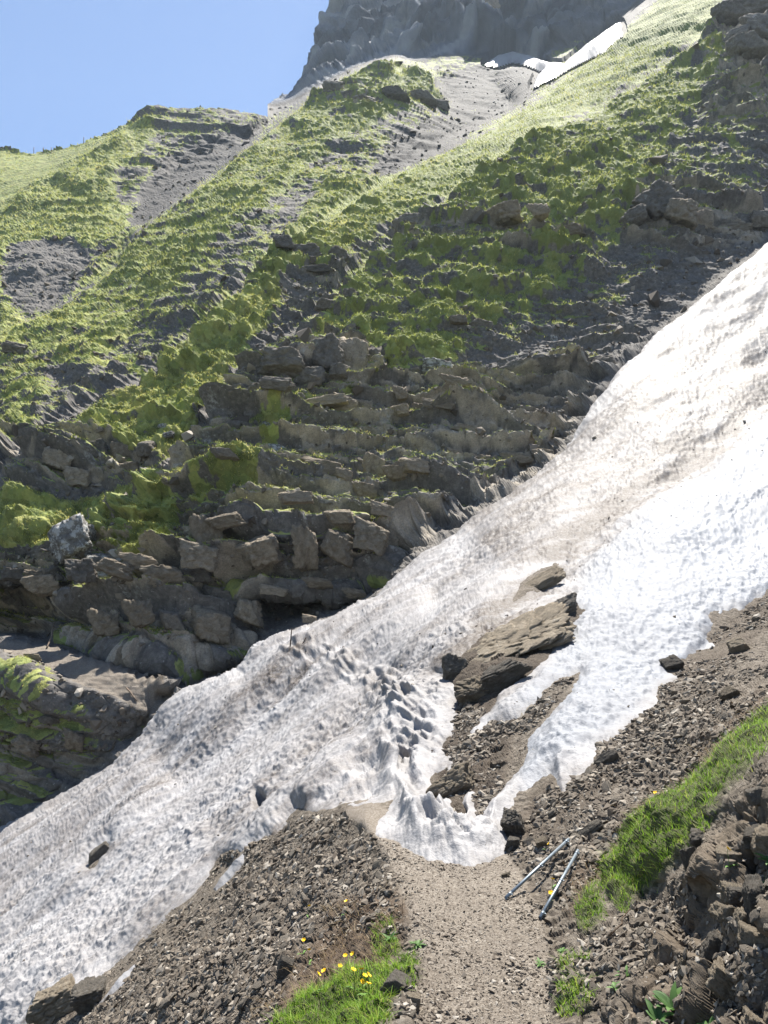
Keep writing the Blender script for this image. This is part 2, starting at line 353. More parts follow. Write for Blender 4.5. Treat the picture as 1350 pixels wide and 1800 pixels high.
gsoft = np.clip(gh*1.0+patch*.35, 0, 1)*(1-fp)
bill = lambda lam, s: np.abs(perlin(p/np.array([lam, lam, lam*.7], np.float32), s))
shrub = zs(zone([([(640,480),(740,400),(800,350),(870,290),(960,232),(1060,200),(1180,120),(1250,60),(1350,120),(1350,380),(1140,430),(1000,540),(860,610),(700,660),(600,600)], 1), ([(560,170),(700,110),(800,180),(700,215),(600,260),(480,300)], .8), ([(210,480),(420,290),(520,330),(430,480),(350,560),(250,580)], .55), ([(600,350),(800,262),(900,210),(1000,140),(1100,50),(1250,20),(1180,110),(1060,190),(960,228),(870,285),(740,390),(640,470)], .65)], 6), u, v)
tus = (bill(3.2, 15)*.60*fade(2.4)+bill(1.7, 5)*.50*fade(1.7)+bill(.85, 6)*.46*fade(.85)+bill(.42, 7)*.30*fade(.42))
tusf = bill(6, 8)*1.5*sstep(45, 90, z)
smoothgrass = zone([([(-540,480),(0,280),(120,265),(180,250),(60,330),(0,390),(-540,640)], 1), ([(600,350),(720,295),(860,240),(890,250),(800,320),(700,370),(620,380)], .15)], 5)
sg = zs(smoothgrass, u, v)
zf = sstep(50, 100, z); hump = sstep(-.35, .3, perlin(p/np.array([6, 6, 3], np.float32), 18)); hump2 = sstep(-.4, .3, perlin(p/np.array([2.4, 2.4, 1.4], np.float32), 19))
soft = (1-rm)*(1-fp)*(1-.75*sg)*(.55+.45*gsoft)
d += soft*(t1*.80*hump*(1-.4*zf)+t2*.42*hump2*fade(1.05)+t3*1.8*zf*sstep(-.4, .3, perlin(p/np.array([16, 16, 8], np.float32), 26)))
v1, v2, vid = worley(p/np.array([.95, .95, .8], np.float32), 12); v3, v4, _ = worley(p/np.array([2.1, 2.1, 1.7], np.float32), 13)
puff = (1-np.clip(v1, 0, 1)**2)*.55*fade(.8)+(1-np.clip(v3, 0, 1)**2)*.9*zf
k1, k2, _ = worley(p/np.array([.46, .46, .40], np.float32), 14)
d += (1-fp)*gsoft*(puff*(.22+.78*shrub)+(1-np.clip(k1, 0, 1)**2)*.30*fade(.42))*(1-.6*sg)
d += (1-fp)*(gsoft*(1-.6*sg)*(tus*.75+tusf*.5)+(1-gsoft)*(1-rm)*.12*fbm(p, .9, 3, .7, 11)*fade(.6))
d += (1-gsoft)*(1-rm)*.05*fbm(p, .35, 2, .6, 12)*fade(.3)
# recess the shaded hollows under the ledges a little less noisy
knoll = zs(zone([([(-540,1180),(0,1135),(150,1160),(300,1235),(280,1270),(200,1350),(0,1470),(-540,1800)], 1)], 4), u, v); d *= 1-.25*knoll
disp.ravel()[I] = d
crockz = np.zeros((NV, NU), np.float32); crockz.ravel()[I] = rm
crock.ravel()[I] = np.clip(np.maximum(rm*(.25+.75*solid)*(1-.5*crack), cliff), 0, 1); cvar.ravel()[I] = patch
cworn.ravel()[I] = fp
cshr = np.zeros((NV, NU), np.float32); cshr.ravel()[I] = shrub; csla = np.zeros((NV, NU), np.float32); cban = np.zeros((NV, NU), np.float32); cban.ravel()[I] = .5+.45*perlin(ps/np.array([90, 90, 6.5], np.float32), 97)+.35*perlin(ps/np.array([30, 30, 2.6], np.float32), 98)+.3*perlin(ps/25, 99)
csla.ravel()[I] = zs(zone([([(700,110),(860,100),(960,110),(930,180),(850,220),(790,290),(700,310),(640,330),(700,240),(790,190)], 1), ([(1000,140),(1100,50),(1180,60),(1060,200),(940,230)], .4), ([(230,390),(270,310),(330,260),(440,200),(500,185),(500,225),(440,260),(370,310),(300,360),(250,400)], .75)], 4), u, v)
hill = dict(I=I, gh=gh, patch=patch, fp=fp, crack=crack, blk=blk, f1=f1, sg=sg, cliff=cliff)
clich.ravel()[I] = .8*sstep(.42, .75, fbm(p, 1.3, 4, .6, 14)+.55*zs(zone([([(110,950),(230,950),(240,1040),(180,1060),(110,1030)], 1)], 2), u, v)-.05)*rm
# ---- near ground
J = np.nonzero(~hillm.ravel())[0]
q = PB.reshape(-1, 3)[J].astype(np.float32); u = U.ravel()[J]; v = V.ravel()[J]; z = Zd.ravel()[J].astype(np.float32)
pth = zs(Z_path, u, v); bank = zs(Z_bank, u, v); dark = zs(Z_dark, u, v); gn = zs(G_near, u, v); gd = zs(G_dry, u, v)
def fade(lam): return sstep(1.5, 3.5, lam/(z*1.62/FOC))
rough = (1-pth)
fl = np.array([1.7, 1, 1], np.float32)
d = fbm(q, .9, 3, .9, 40)*(.012+.085*rough)
w1, w2, wid = worley(q/np.array([.115, .085, .07], np.float32), 5)
x1, x2, xid = worley(q/np.array([.042, .035, .03], np.float32), 6)
d += (.10+.90*rough)*((_cellr[wid, 3]-.5)*.026-np.exp(-(w2-w1)*7)*.010)*fade(.09)
d += (.30+.70*rough)*((_cellr[xid, 3]-.5)*.009)*fade(.035)
d += fbm(q, .05, 2, .6, 41)*.005
y1, y2, yid = worley(q/np.array([.34, .30, .16], np.float32)+(perlin(q/.2, 45)*.25)[:, None], 8)
d += bank*((_cellr[yid, 3]-.45)*.16-np.exp(-(y2-y1)*8)*.07+fbm(q, .6, 3, .8, 42)*.10)
c1, c2, cid = worley(q/np.array([.5, .45, .3], np.float32)+(perlin(q/.3, 46)*.3)[:, None], 9)
d += dark*((_cellr[cid, 3]-.5)*.11-np.exp(-(c2-c1)*8)*.04)
d += gn*(np.abs(perlin(q/.16, 47))*.09)*(1-bank*.5)
disp.ravel()[J] = d
cwet = np.zeros((NV, NU), np.float32); cwet.ravel()[J] = dark; cworn.ravel()[J] = pth; cgrass.ravel()[J] = gn; crock.ravel()[J] = np.maximum(dark, bank); cvar.ravel()[J] = fbm(q, 1.2, 4, .8, 48); clich.ravel()[J] = gd

st = np.maximum(np.abs(np.gradient(Zd, axis=0)), np.abs(np.gradient(Zd, axis=1)))/(Zd*1.62/FOC*np.gradient(AY)[:, None]/1.62)
disp *= (1-.75*np.exp(-np.clip(V-np.interp(U, np.array([0, 440, 455, 470, 510, 535, 550, 562, 585, 600, 625]), np.array([-900, -900, 204, 182, 165, 125, 100, 60, 10, -40, -186])), -5, None)/25.)*(U > 440)*(U < 640)).astype(np.float32)
farw = sstep(36, 46, Zd)
disp *= (1/(1+np.clip(st-3+.8*farw, 0, None)*(.32+.38*farw))).astype(np.float32)
# ---- old snow lying in the gully: outline, islands, and how far inside the outline each point is
SNOW_OUT = [(e[0], e[1]) for e in EDGE]+[(1890,790),(1500,945),(1350,1036),(1300,1072),(1270,1070),(1262,1092),(1242,1118),(1254,1134),(1215,1150),(1172,1164),(1166,1180),(1182,1190),(1160,1205),(1156,1236),
    (1110,1262),(1080,1288),(1050,1310),(1046,1338),(1006,1365),(988,1384),(968,1362),(930,1384),(902,1402),(886,1440),(890,1492),(860,1511),(800,1517),(750,1506),(700,1481),(662,1464),(668,1440),(695,1402),
    (650,1413),(600,1419),(560,1426),(520,1420),(500,1440),(486,1463),(440,1480),(428,1492),(385,1502),(360,1540),(340,1578),(310,1596),(290,1620),(250,1652),(200,1700),(150,1731),(110,1746),(75,1782),(40,1812),(-40,1872),(-200,1990),(-540,2230)]
SNOW_HOLES = [[(768,1182),(800,1164),(830,1130),(900,1097),(965,1062),(1005,1055),(1028,1072),(985,1115),(965,1155),(930,1185),(885,1215),(862,1250),(830,1285),(870,1270),(900,1265),(940,1240),(985,1190),(1018,1184),(1005,1215),(960,1265),
    (935,1300),(925,1345),(900,1375),(862,1412),(852,1440),(838,1446),(828,1420),(824,1392),(808,1428),(795,1444),(785,1405),(745,1422),(755,1370),(790,1340),(775,1310),(792,1270),(802,1215),(790,1198)],
    [(898,1062),(905,1040),(930,1010),(962,993),(992,980),(985,996),(950,1020),(925,1046)],
    [(1250,1092),(1252,1078),(1264,1072),(1260,1088)], [(157,1525),(166,1508),(196,1480),(186,1498),(166,1524)]]
def seg_dist(poly, X, Y):
    D = np.full(X.shape, 1e9, np.float32); n = len(poly)
    X = X.astype(np.float32); Y = Y.astype(np.float32)
    for k in range(n):
        (x0, y0), (x1, y1) = poly[k], poly[(k+1) % n]
        dx, dy = x1-x0, y1-y0; L = dx*dx+dy*dy+1e-9
        t = np.clip(((X-x0)*dx+(Y-y0)*dy)/L, 0, 1)
        np.minimum(D, (X-x0-t*dx)**2+(Y-y0-t*dy)**2, out=D)
    return np.sqrt(D)
def signed(poly, X, Y): return np.where(inside(poly, X, Y), 1, -1)*seg_dist(poly, X, Y)
def snow_sd(outer, holes, X, Y):
    s = signed(outer, X, Y)
    for h in holes: s = np.minimum(s, -signed(h, X, Y))
    return s
SD = np.full((NV, NU), -1e3, np.float32)
jv0 = int(np.searchsorted(AY, -100))
SD[jv0:] = snow_sd(SNOW_OUT, SNOW_HOLES, U[jv0:], V[jv0:])
mpx = (Zd/FOC).astype(np.float32)
jit = (perlin(np.stack([U/26, V/26, U*0], -1).reshape(-1, 3), 70)*6+perlin(np.stack([U/11, V/11, U*0], -1).reshape(-1, 3), 71)*2.2+perlin(np.stack([U/5, V/5, U*0], -1).reshape(-1, 3), 72)*1.6).reshape(NV, NU)
FARD = np.abs(V-EY)                                   # far edge stays cleaner than the melting near edge
SDm = (SD+jit*np.where(FARD < 40, .45, 1.0))*mpx+.03*(FARD > 40)
PATCHES = [[(368,1566),(384,1540),(408,1510),(434,1494),(432,1520),(411,1546),(382,1571)], [(158,1772),(184,1745),(214,1708),(246,1684),(242,1704),(221,1731),(182,1767)],
    [(853,112),(875,98),(900,92),(940,102),(968,112),(992,113),(1030,80),(1065,55),(1090,38),(1092,60),(1060,86),(1010,112),(975,132),(938,150),(944,135),(955,124),(930,113),(900,107),(875,116)]]
PSD = [((snow_sd(q, [], U, V)+jit*j)*mpx).astype(np.float32) for q, j in zip(PATCHES, (.5, .5, .15))]
insn = sstep(.0, .25, SDm)
disp = np.where(PSD[2] > -1.2, disp*.0-.7, disp); disp = np.where(np.maximum(PSD[0], PSD[1]) > -.01, disp*.3, disp)
disp = disp*(1-.6*np.exp(-(SDm/.30)**2)*(~hillm))
insn2 = sstep(.05, .9, SDm)
disp = disp*(1-.85*insn)-.28*(.35*insn+.65*insn2)-1.6*np.exp(-(((U-450)/12)**2+((V-1405)/22)**2)**2)
P = PB+NB*disp[..., None]
# let the skyline roll over and fall away behind
sx = np.array([s[0] for s in SKY+SKY2[1:]]); sy = np.array([s[1] for s in SKY+SKY2[1:]])
SY = np.interp(AX, sx, sy)+1.5*np.array([perlin(np.array([[x/40, 0, 0]]))[0]+perlin(np.array([[x/12, 3, 0]]))[0] for x in AX])*1.6
keep = np.ones((NV, NU), bool)
for i in range(NU):
    if AX[i] > 622: break
    js = int(np.searchsorted(AY, SY[i]))
    if js <= 0: continue
    k = (js-np.arange(js))
    P[:js, i] = P[js, i]+k[:, None]*np.array([0, 3.0, -2.6])
    keep[:max(0, js-14), i] = False
NF = gnormals(P)
# grass takes hold on the flatter tops, rock shows on the steep faces
nz = NF[..., 2].ravel()[hill['I']]
nbz = NB[..., 2].ravel()[hill['I']]
pn = P.reshape(-1, 3)[hill['I']].astype(np.float32)
fine = fbm(pn, 1.2, 4, .7, 60)
g = hill['gh']*1.75-.36+np.clip(nz-nbz, -.45, .5)*1.05+fine*.70+hill['patch']*.45
rz = crockz.ravel()[hill['I']]; g = g+rz*(np.clip(nz-nbz, -.5, .5)*1.9-.02)*(1-.8*sstep(.5, .75, hill['gh']))
g = sstep(.15, .75, g)*(1-hill['fp'])*(1-hill['cliff'])
g = np.maximum(g, hill['sg']*.9)
g *= 1-sstep(1.7, 3.4, st.ravel()[hill['I']])*(Zd.ravel()[hill['I']] < 45)
cgrass.ravel()[hill['I']] = g

# ------------------------------------------------------------------ helpers for objects
def tag(o, label=None, cat=None, group=None, kind=None):
    if label: o['label'] = label
    if cat: o['category'] = cat
    if group: o['group'] = group
    if kind: o['kind'] = kind
    return o
def mesh_np(name, verts, faces, mats=(), attrs=None, smooth=True):
    me = bpy.data.meshes.new(name)
    verts = np.asarray(verts, np.float32); faces = np.asarray(faces, np.int32)
    me.vertices.add(len(verts)); me.vertices.foreach_set('co', verts.ravel())
    k = faces.shape[1]
    me.loops.add(faces.size); me.loops.foreach_set('vertex_index', faces.ravel())
    me.polygons.add(len(faces)); me.polygons.foreach_set('loop_start', np.arange(0, faces.size, k, dtype=np.int32))
    me.polygons.foreach_set('loop_total', np.full(len(faces), k, np.int32))
    me.polygons.foreach_set('use_smooth', np.full(len(faces), smooth, bool))
    for n, a in (attrs or {}).items():
        at = me.attributes.new(n, 'FLOAT', 'POINT'); at.data.foreach_set('value', np.asarray(a, np.float32).ravel())
    me.update(calc_edges=True)
    for m in mats: me.materials.append(m)
    return me
def link(name, me, parent=None):
    o = bpy.data.objects.new(name, me); COL.objects.link(o)
    if parent: o.parent = parent
    return o
def empty(name, loc):
    o = bpy.data.objects.new(name, None); COL.objects.link(o); o.location = loc; o.empty_display_size = .1
    return o

# ------------------------------------------------------------------ materials
class M:
    def __init__(s, name):
        s.m = bpy.data.materials.new(name); s.m.use_nodes = True; s.t = s.m.node_tree; s.b = s.t.nodes['Principled BSDF']
        s.b.inputs['Roughness'].default_value = .9; s.b.inputs['Specular IOR Level'].default_value = .25
    def n(s, typ, **kw):
        x = s.t.nodes.new(typ)
        for k, vv in kw.items(): setattr(x, k, vv)
        return x
    def l(s, a, b): s.t.links.new(a, b)
    def attr(s, name): return s.n('ShaderNodeAttribute', attribute_name=name).outputs['Fac']
    def coord(s, obj=False):
        return s.n('ShaderNodeTexCoord').outputs['Object']
    def noise(s, scale, detail=5, rough=.6, dist=0):
        x = s.n('ShaderNodeTexNoise'); x.inputs['Scale'].default_value = scale; x.inputs['Detail'].default_value = detail
        x.inputs['Roughness'].default_value = rough; x.inputs['Distortion'].default_value = dist
        s.l(s.coord(), x.inputs['Vector']); return x.outputs['Fac']
    def vor(s, scale, out='Color'):
        x = s.n('ShaderNodeTexVoronoi'); x.inputs['Scale'].default_value = scale; s.l(s.coord(), x.inputs['Vector']); return x.outputs[out]
    def ramp(s, fac, stops):
        r = s.n('ShaderNodeValToRGB'); e = r.color_ramp.elements
        while len(e) < len(stops): e.new(.5)
        for k, (pos, c) in enumerate(stops):
            e[k].position = pos; e[k].color = (*c, 1) if len(c) == 3 else c
        s.l(fac, r.inputs[0]); return r.outputs[0]
    def mixc(s, fac, a, b, blend='MIX'):
        x = s.n('ShaderNodeMix', data_type='RGBA', blend_type=blend)
        for sock, val in ((x.inputs['Factor'], fac), (x.inputs[6], a), (x.inputs[7], b)):
            if isinstance(val, (int, float)): sock.default_value = val
            elif isinstance(val, tuple): sock.default_value = (*val, 1)
            else: s.l(val, sock)
        return x.outputs[2]
    def math(s, op, a, b=0.5, clamp=False):
        x = s.n('ShaderNodeMath', operation=op, use_clamp=clamp)
        for sock, val in ((x.inputs[0], a), (x.inputs[1], b)):
            if isinstance(val, (int, float)): sock.default_value = val
            else: s.l(val, sock)
        return x.outputs[0]
    def maprange(s, fac, a, b, c=0., d=1.):
        x = s.n('ShaderNodeMapRange'); s.l(fac, x.inputs[0])
        for k, val in enumerate((a, b, c, d)): x.inputs[k+1].default_value = val
        return x.outputs[0]
    def bump(s, h, strength, dist):
        x = s.n('ShaderNodeBump'); x.inputs['Strength'].default_value = strength; x.inputs['Distance'].default_value = dist
        s.l(h, x.inputs['Height']); s.l(x.outputs[0], s.b.inputs['Normal'])
    def col(s, c):
        if isinstance(c, tuple): s.b.inputs['Base Color'].default_value = (*c, 1)
        else: s.l(c, s.b.inputs['Base Color'])
        return s

def hill_mat(name, blue=0):
    m = M(name)
    gr = m.attr('grass'); rk = m.attr('rock'); va = m.attr('var'); li = m.attr('lichen')
    n1 = m.noise(.55, 6, .65); n2 = m.noise(4, 6, .7); n3 = m.noise(18, 3, .6)
    scree = m.ramp(n2, [(.25, (.066, .060, .056)), (.5, (.130, .119, .108)), (.75, (.235, .215, .19))])
    rock = m.ramp(m.noise(1.3, 7, .7), [(.25, (.13, .112, .092)), (.48, (.285, .248, .198)), (.7, (.45, .395, .322))])
    if blue: rock = m.ramp(m.math('ADD', m.math('MULTIPLY', m.attr('band'), .6), m.math('MULTIPLY', m.noise(.12, 8, .8, .6), .4)), [(.30, (.075, .092, .125)), (.5, (.19, .215, .265)), (.70, (.40, .42, .45))])  # blue of the distant haze is put into the cliff's rock colour
    base = m.mixc(m.maprange(rk, .25, .8), scree, rock)
    base = m.mixc(m.maprange(n3, .4, .75, 0, .5), base, (.06, .057, .053))
    base = m.mixc(m.attr('slate'), base, m.mixc(1.0, base, (.33, .33, .355), 'MULTIPLY'))
    base = m.mixc(m.math('MULTIPLY', li, m.maprange(m.noise(5, 6, .75), .48, .60, 0, .8)), base, (.40, .40, .38))
    sp_ = m.math('GREATER_THAN', m.noise(7, 2, .5), .70)
    base = m.mixc(m.math('MULTIPLY', sp_, .55), base, (.36, .35, .33))
    grass = m.ramp(n1, [(.3, (.135, .17, .044)), (.5, (.265, .295, .075)), (.72, (.40, .39, .115))])
    grass = m.mixc(m.maprange(n2, .35, .7), m.mixc(.4, grass, (.075, .085, .028)), grass)
    tc = m.n('ShaderNodeSeparateColor'); m.l(m.vor(1.9), tc.inputs[0]); hv = m.n('ShaderNodeHueSaturation'); m.l(grass, hv.inputs['Color']); m.l(m.maprange(tc.outputs[0], 0, 1, .62, 1.28), hv.inputs['Value']); m.l(m.maprange(tc.outputs[1], 0, 1, .485, .515), hv.inputs['Hue']); hv.inputs['Saturation'].default_value = .92; grass = hv.outputs[0]
    grass = m.mixc(m.math('MULTIPLY', m.attr('shrub'), m.maprange(m.noise(.9, 5, .7), .40, .60, .25, 1)), grass, (.165, .190, .062))
    g = m.math('ADD', gr, m.math('MULTIPLY', m.math('SUBTRACT', m.noise(5, 8, .85), .5), 1.5))
    m.col(m.mixc(m.maprange(g, .38, .62), base, grass))
    if blue: m.bump(m.noise(.5, 8, .8), 1.0, 1.2)
    else: m.bump(m.noise(9, 6, .75), .55, .08)
    return m.m
def near_mat(name):
    m = M(name)
    gr = m.attr('grass'); rk = m.attr('rock'); dry = m.attr('lichen'); pw = m.attr('worn')
    n2 = m.noise(14, 6, .7); cs = m.n('ShaderNodeSeparateColor'); m.l(m.vor(34), cs.inputs[0]); cs2 = m.n('ShaderNodeSeparateColor'); m.l(m.vor(95), cs2.inputs[0])
    c = m.ramp(m.math('ADD', m.math('MULTIPLY', n2, .55), m.math('MULTIPLY', cs.outputs[0], .42)), [(.2, (.052, .042, .033)), (.5, (.115, .096, .075)), (.82, (.22, .192, .158))])
    soil = m.ramp(m.noise(22, 5, .7), [(.3, (.045, .031, .021)), (.7, (.13, .090, .058))])
    c = m.mixc(m.math('MULTIPLY', dry, .8), c, soil)
    rock = m.ramp(m.noise(9, 7, .7), [(.25, (.05, .04, .03)), (.5, (.125, .098, .07)), (.75, (.22, .18, .135))])
    c = m.mixc(m.math('MULTIPLY', rk, .7), c, rock)
    c = m.mixc(m.math('MULTIPLY', m.attr('wet'), m.maprange(m.noise(6, 5, .7), .3, .65, .55, 1)), c, m.mixc(1.0, c, (.42, .40, .40), 'MULTIPLY'))
    c = m.mixc(m.math('MULTIPLY', gr, .8), c, (.06, .075, .02))
    pc = m.ramp(m.math('ADD', m.math('MULTIPLY', m.noise(70, 5, .75), .65), m.math('MULTIPLY', cs2.outputs[0], .35)), [(.25, (.10, .082, .065)), (.5, (.180, .154, .125)), (.78, (.295, .264, .224))])
    pc = m.mixc(m.maprange(m.noise(2.2, 5, .65), .42, .66, 0, .55), pc, (.12, .10, .081))
    w = m.math('ADD', pw, m.math('MULTIPLY', m.math('SUBTRACT', m.noise(8, 5, .7), .5), 1.1))
    m.col(m.mixc(m.maprange(w, .35, .75), c, pc))
    m.bump(m.math('ADD', m.noise(60, 6, .8), m.math('MULTIPLY', cs2.outputs[1], .5)), .8, .012)
    return m.m
def rock_mat(name, dark, mid, light, lich=.0, scale=3.0):
    m = M(name)
    oi = m.n('ShaderNodeObjectInfo')
    c = m.ramp(m.noise(scale, 8, .7, .4), [(.25, dark), (.5, mid), (.75, light)])
    c = m.mixc(m.maprange(m.noise(scale*5, 4, .7), .5, .75, 0, .6), c, dark)
    c = m.mixc(m.math('MULTIPLY', m.maprange(m.noise(scale*.8, 6, .75), .62-lich*.25, .68-lich*.25), .85 if lich else .35), c, (.52, .52, .50))
    hs = m.n('ShaderNodeHueSaturation'); m.l(c, hs.inputs['Color']); m.l(m.maprange(oi.outputs['Random'], 0, 1, .72, 1.25), hs.inputs['Value'])
    m.col(hs.outputs[0]); m.bump(m.noise(scale*7, 7, .8), .8, .25/scale)
    return m.m
def blade_mat(name, stops, trans=.35):
    m = M(name); c = m.ramp(m.attr('tint'), stops); m.col(c)
    m.b.inputs['Roughness'].default_value = .55
    tr = m.n('ShaderNodeBsdfTranslucent'); m.l(c, tr.inputs[0]); mx = m.n('ShaderNodeMixShader'); mx.inputs[0].default_value = trans
    m.l(m.b.outputs[0], mx.inputs[1]); m.l(tr.outputs[0], mx.inputs[2])
    m.l(mx.outputs[0], m.t.nodes['Material Output'].inputs[0]); return m.m
def plain(name, c, rough=.6, metal=0., nscale=20, var=.25):
    m = M(name); dk = tuple(x*(1-var) for x in c); lt = tuple(min(1, x*(1+var)) for x in c)
    m.col(m.ramp(m.noise(nscale, 5, .65), [(.3, dk), (.7, lt)])); m.b.inputs['Roughness'].default_value = rough; m.b.inputs['Metallic'].default_value = metal
    return m.m
def snow_mat(name):
    m = M(name); d = m.attr('dirt')
    f = m.math('ADD', m.math('MULTIPLY', m.noise(7, 6, .8), .75), m.math('MULTIPLY', m.noise(22, 4, .8), .6))
    k = m.math('MULTIPLY', d, m.maprange(f, .45, .95, .3, 1.7), True)
    c = m.mixc(k, m.mixc(m.attr('clean'), (.300, .294, .297), (.232, .243, .265)), (.085, .069, .057)); m.col(c)
    m.b.inputs['Roughness'].default_value = .65; m.b.inputs['Specular IOR Level'].default_value = .3
    m.bump(m.noise(26, 4, .7), .45, .03); return m.m
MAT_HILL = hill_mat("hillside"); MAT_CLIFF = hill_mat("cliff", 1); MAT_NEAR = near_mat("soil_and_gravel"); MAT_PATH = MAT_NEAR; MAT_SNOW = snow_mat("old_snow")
MAT_TAN = rock_mat("tan_rock", (.11, .09, .066), (.25, .208, .153), (.38, .325, .25)); MAT_GREY = rock_mat("grey_rock", (.07, .061, .051), (.155, .138, .115), (.25, .224, .19))
MAT_LICH = rock_mat("lichen_rock", (.09, .085, .078), (.19, .18, .165), (.30, .285, .26), .5)
MAT_STONE = rock_mat("scree_stone", (.075, .063, .05), (.155, .134, .108), (.25, .222, .186), 0, 14)

# ------------------------------------------------------------------ the ground sheet, split where the ground changes
Vi = np.arange(NV*NU).reshape(NV, NU)
F = np.stack([Vi[:-1, :-1], Vi[1:, :-1], Vi[1:, 1:], Vi[:-1, 1:]], -1)
fk = (keep[:-1, :-1] & keep[1:, :-1] & keep[1:, 1:] & keep[:-1, 1:])
fu = .5*(U[:-1, :-1]+U[1:, 1:]); fv = .5*(V[:-1, :-1]+V[1:, 1:]); fz = Zd[:-1, :-1]
isH = hillm[:-1, :-1]
wob = 8*np.sin(fv/23.)+5*np.sin(fv/9.+fu/14.)
mp = inside(PATH, fu+wob, fv) & ~isH; mfp = inside(FPATH, fu, fv+wob*.4) & isH
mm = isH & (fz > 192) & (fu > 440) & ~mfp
PF = P.reshape(-1, 3)
def sheet(name, mask, mat):
    f = F[mask & fk]; ids, inv = np.unique(f, return_inverse=True)
    me = mesh_np(name, PF[ids], inv.reshape(f.shape), [mat], dict(grass=cgrass.ravel()[ids], rock=crock.ravel()[ids], var=cvar.ravel()[ids], shrub=cshr.ravel()[ids], wet=cwet.ravel()[ids], band=cban.ravel()[ids], slate=csla.ravel()[ids], lichen=clich.ravel()[ids], worn=cworn.ravel()[ids]))
    me.polygons.foreach_set('use_smooth', np.full(len(f), name == 'mountain', bool))
    return tag(link(name, me), kind='structure')
sheet('path', mp, MAT_PATH)
sheet('footpath', mfp, MAT_PATH)
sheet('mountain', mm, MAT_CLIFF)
sheet('hillside', isH & ~mfp & ~mm, MAT_HILL)
sheet('ground', ~isH & ~mp, MAT_NEAR)

def surf(px, py):
    x = np.interp(px, AX, np.arange(NU)); y = np.interp(py, AY, np.arange(NV))
    return bil(P, x, y), bil(NB, x, y)
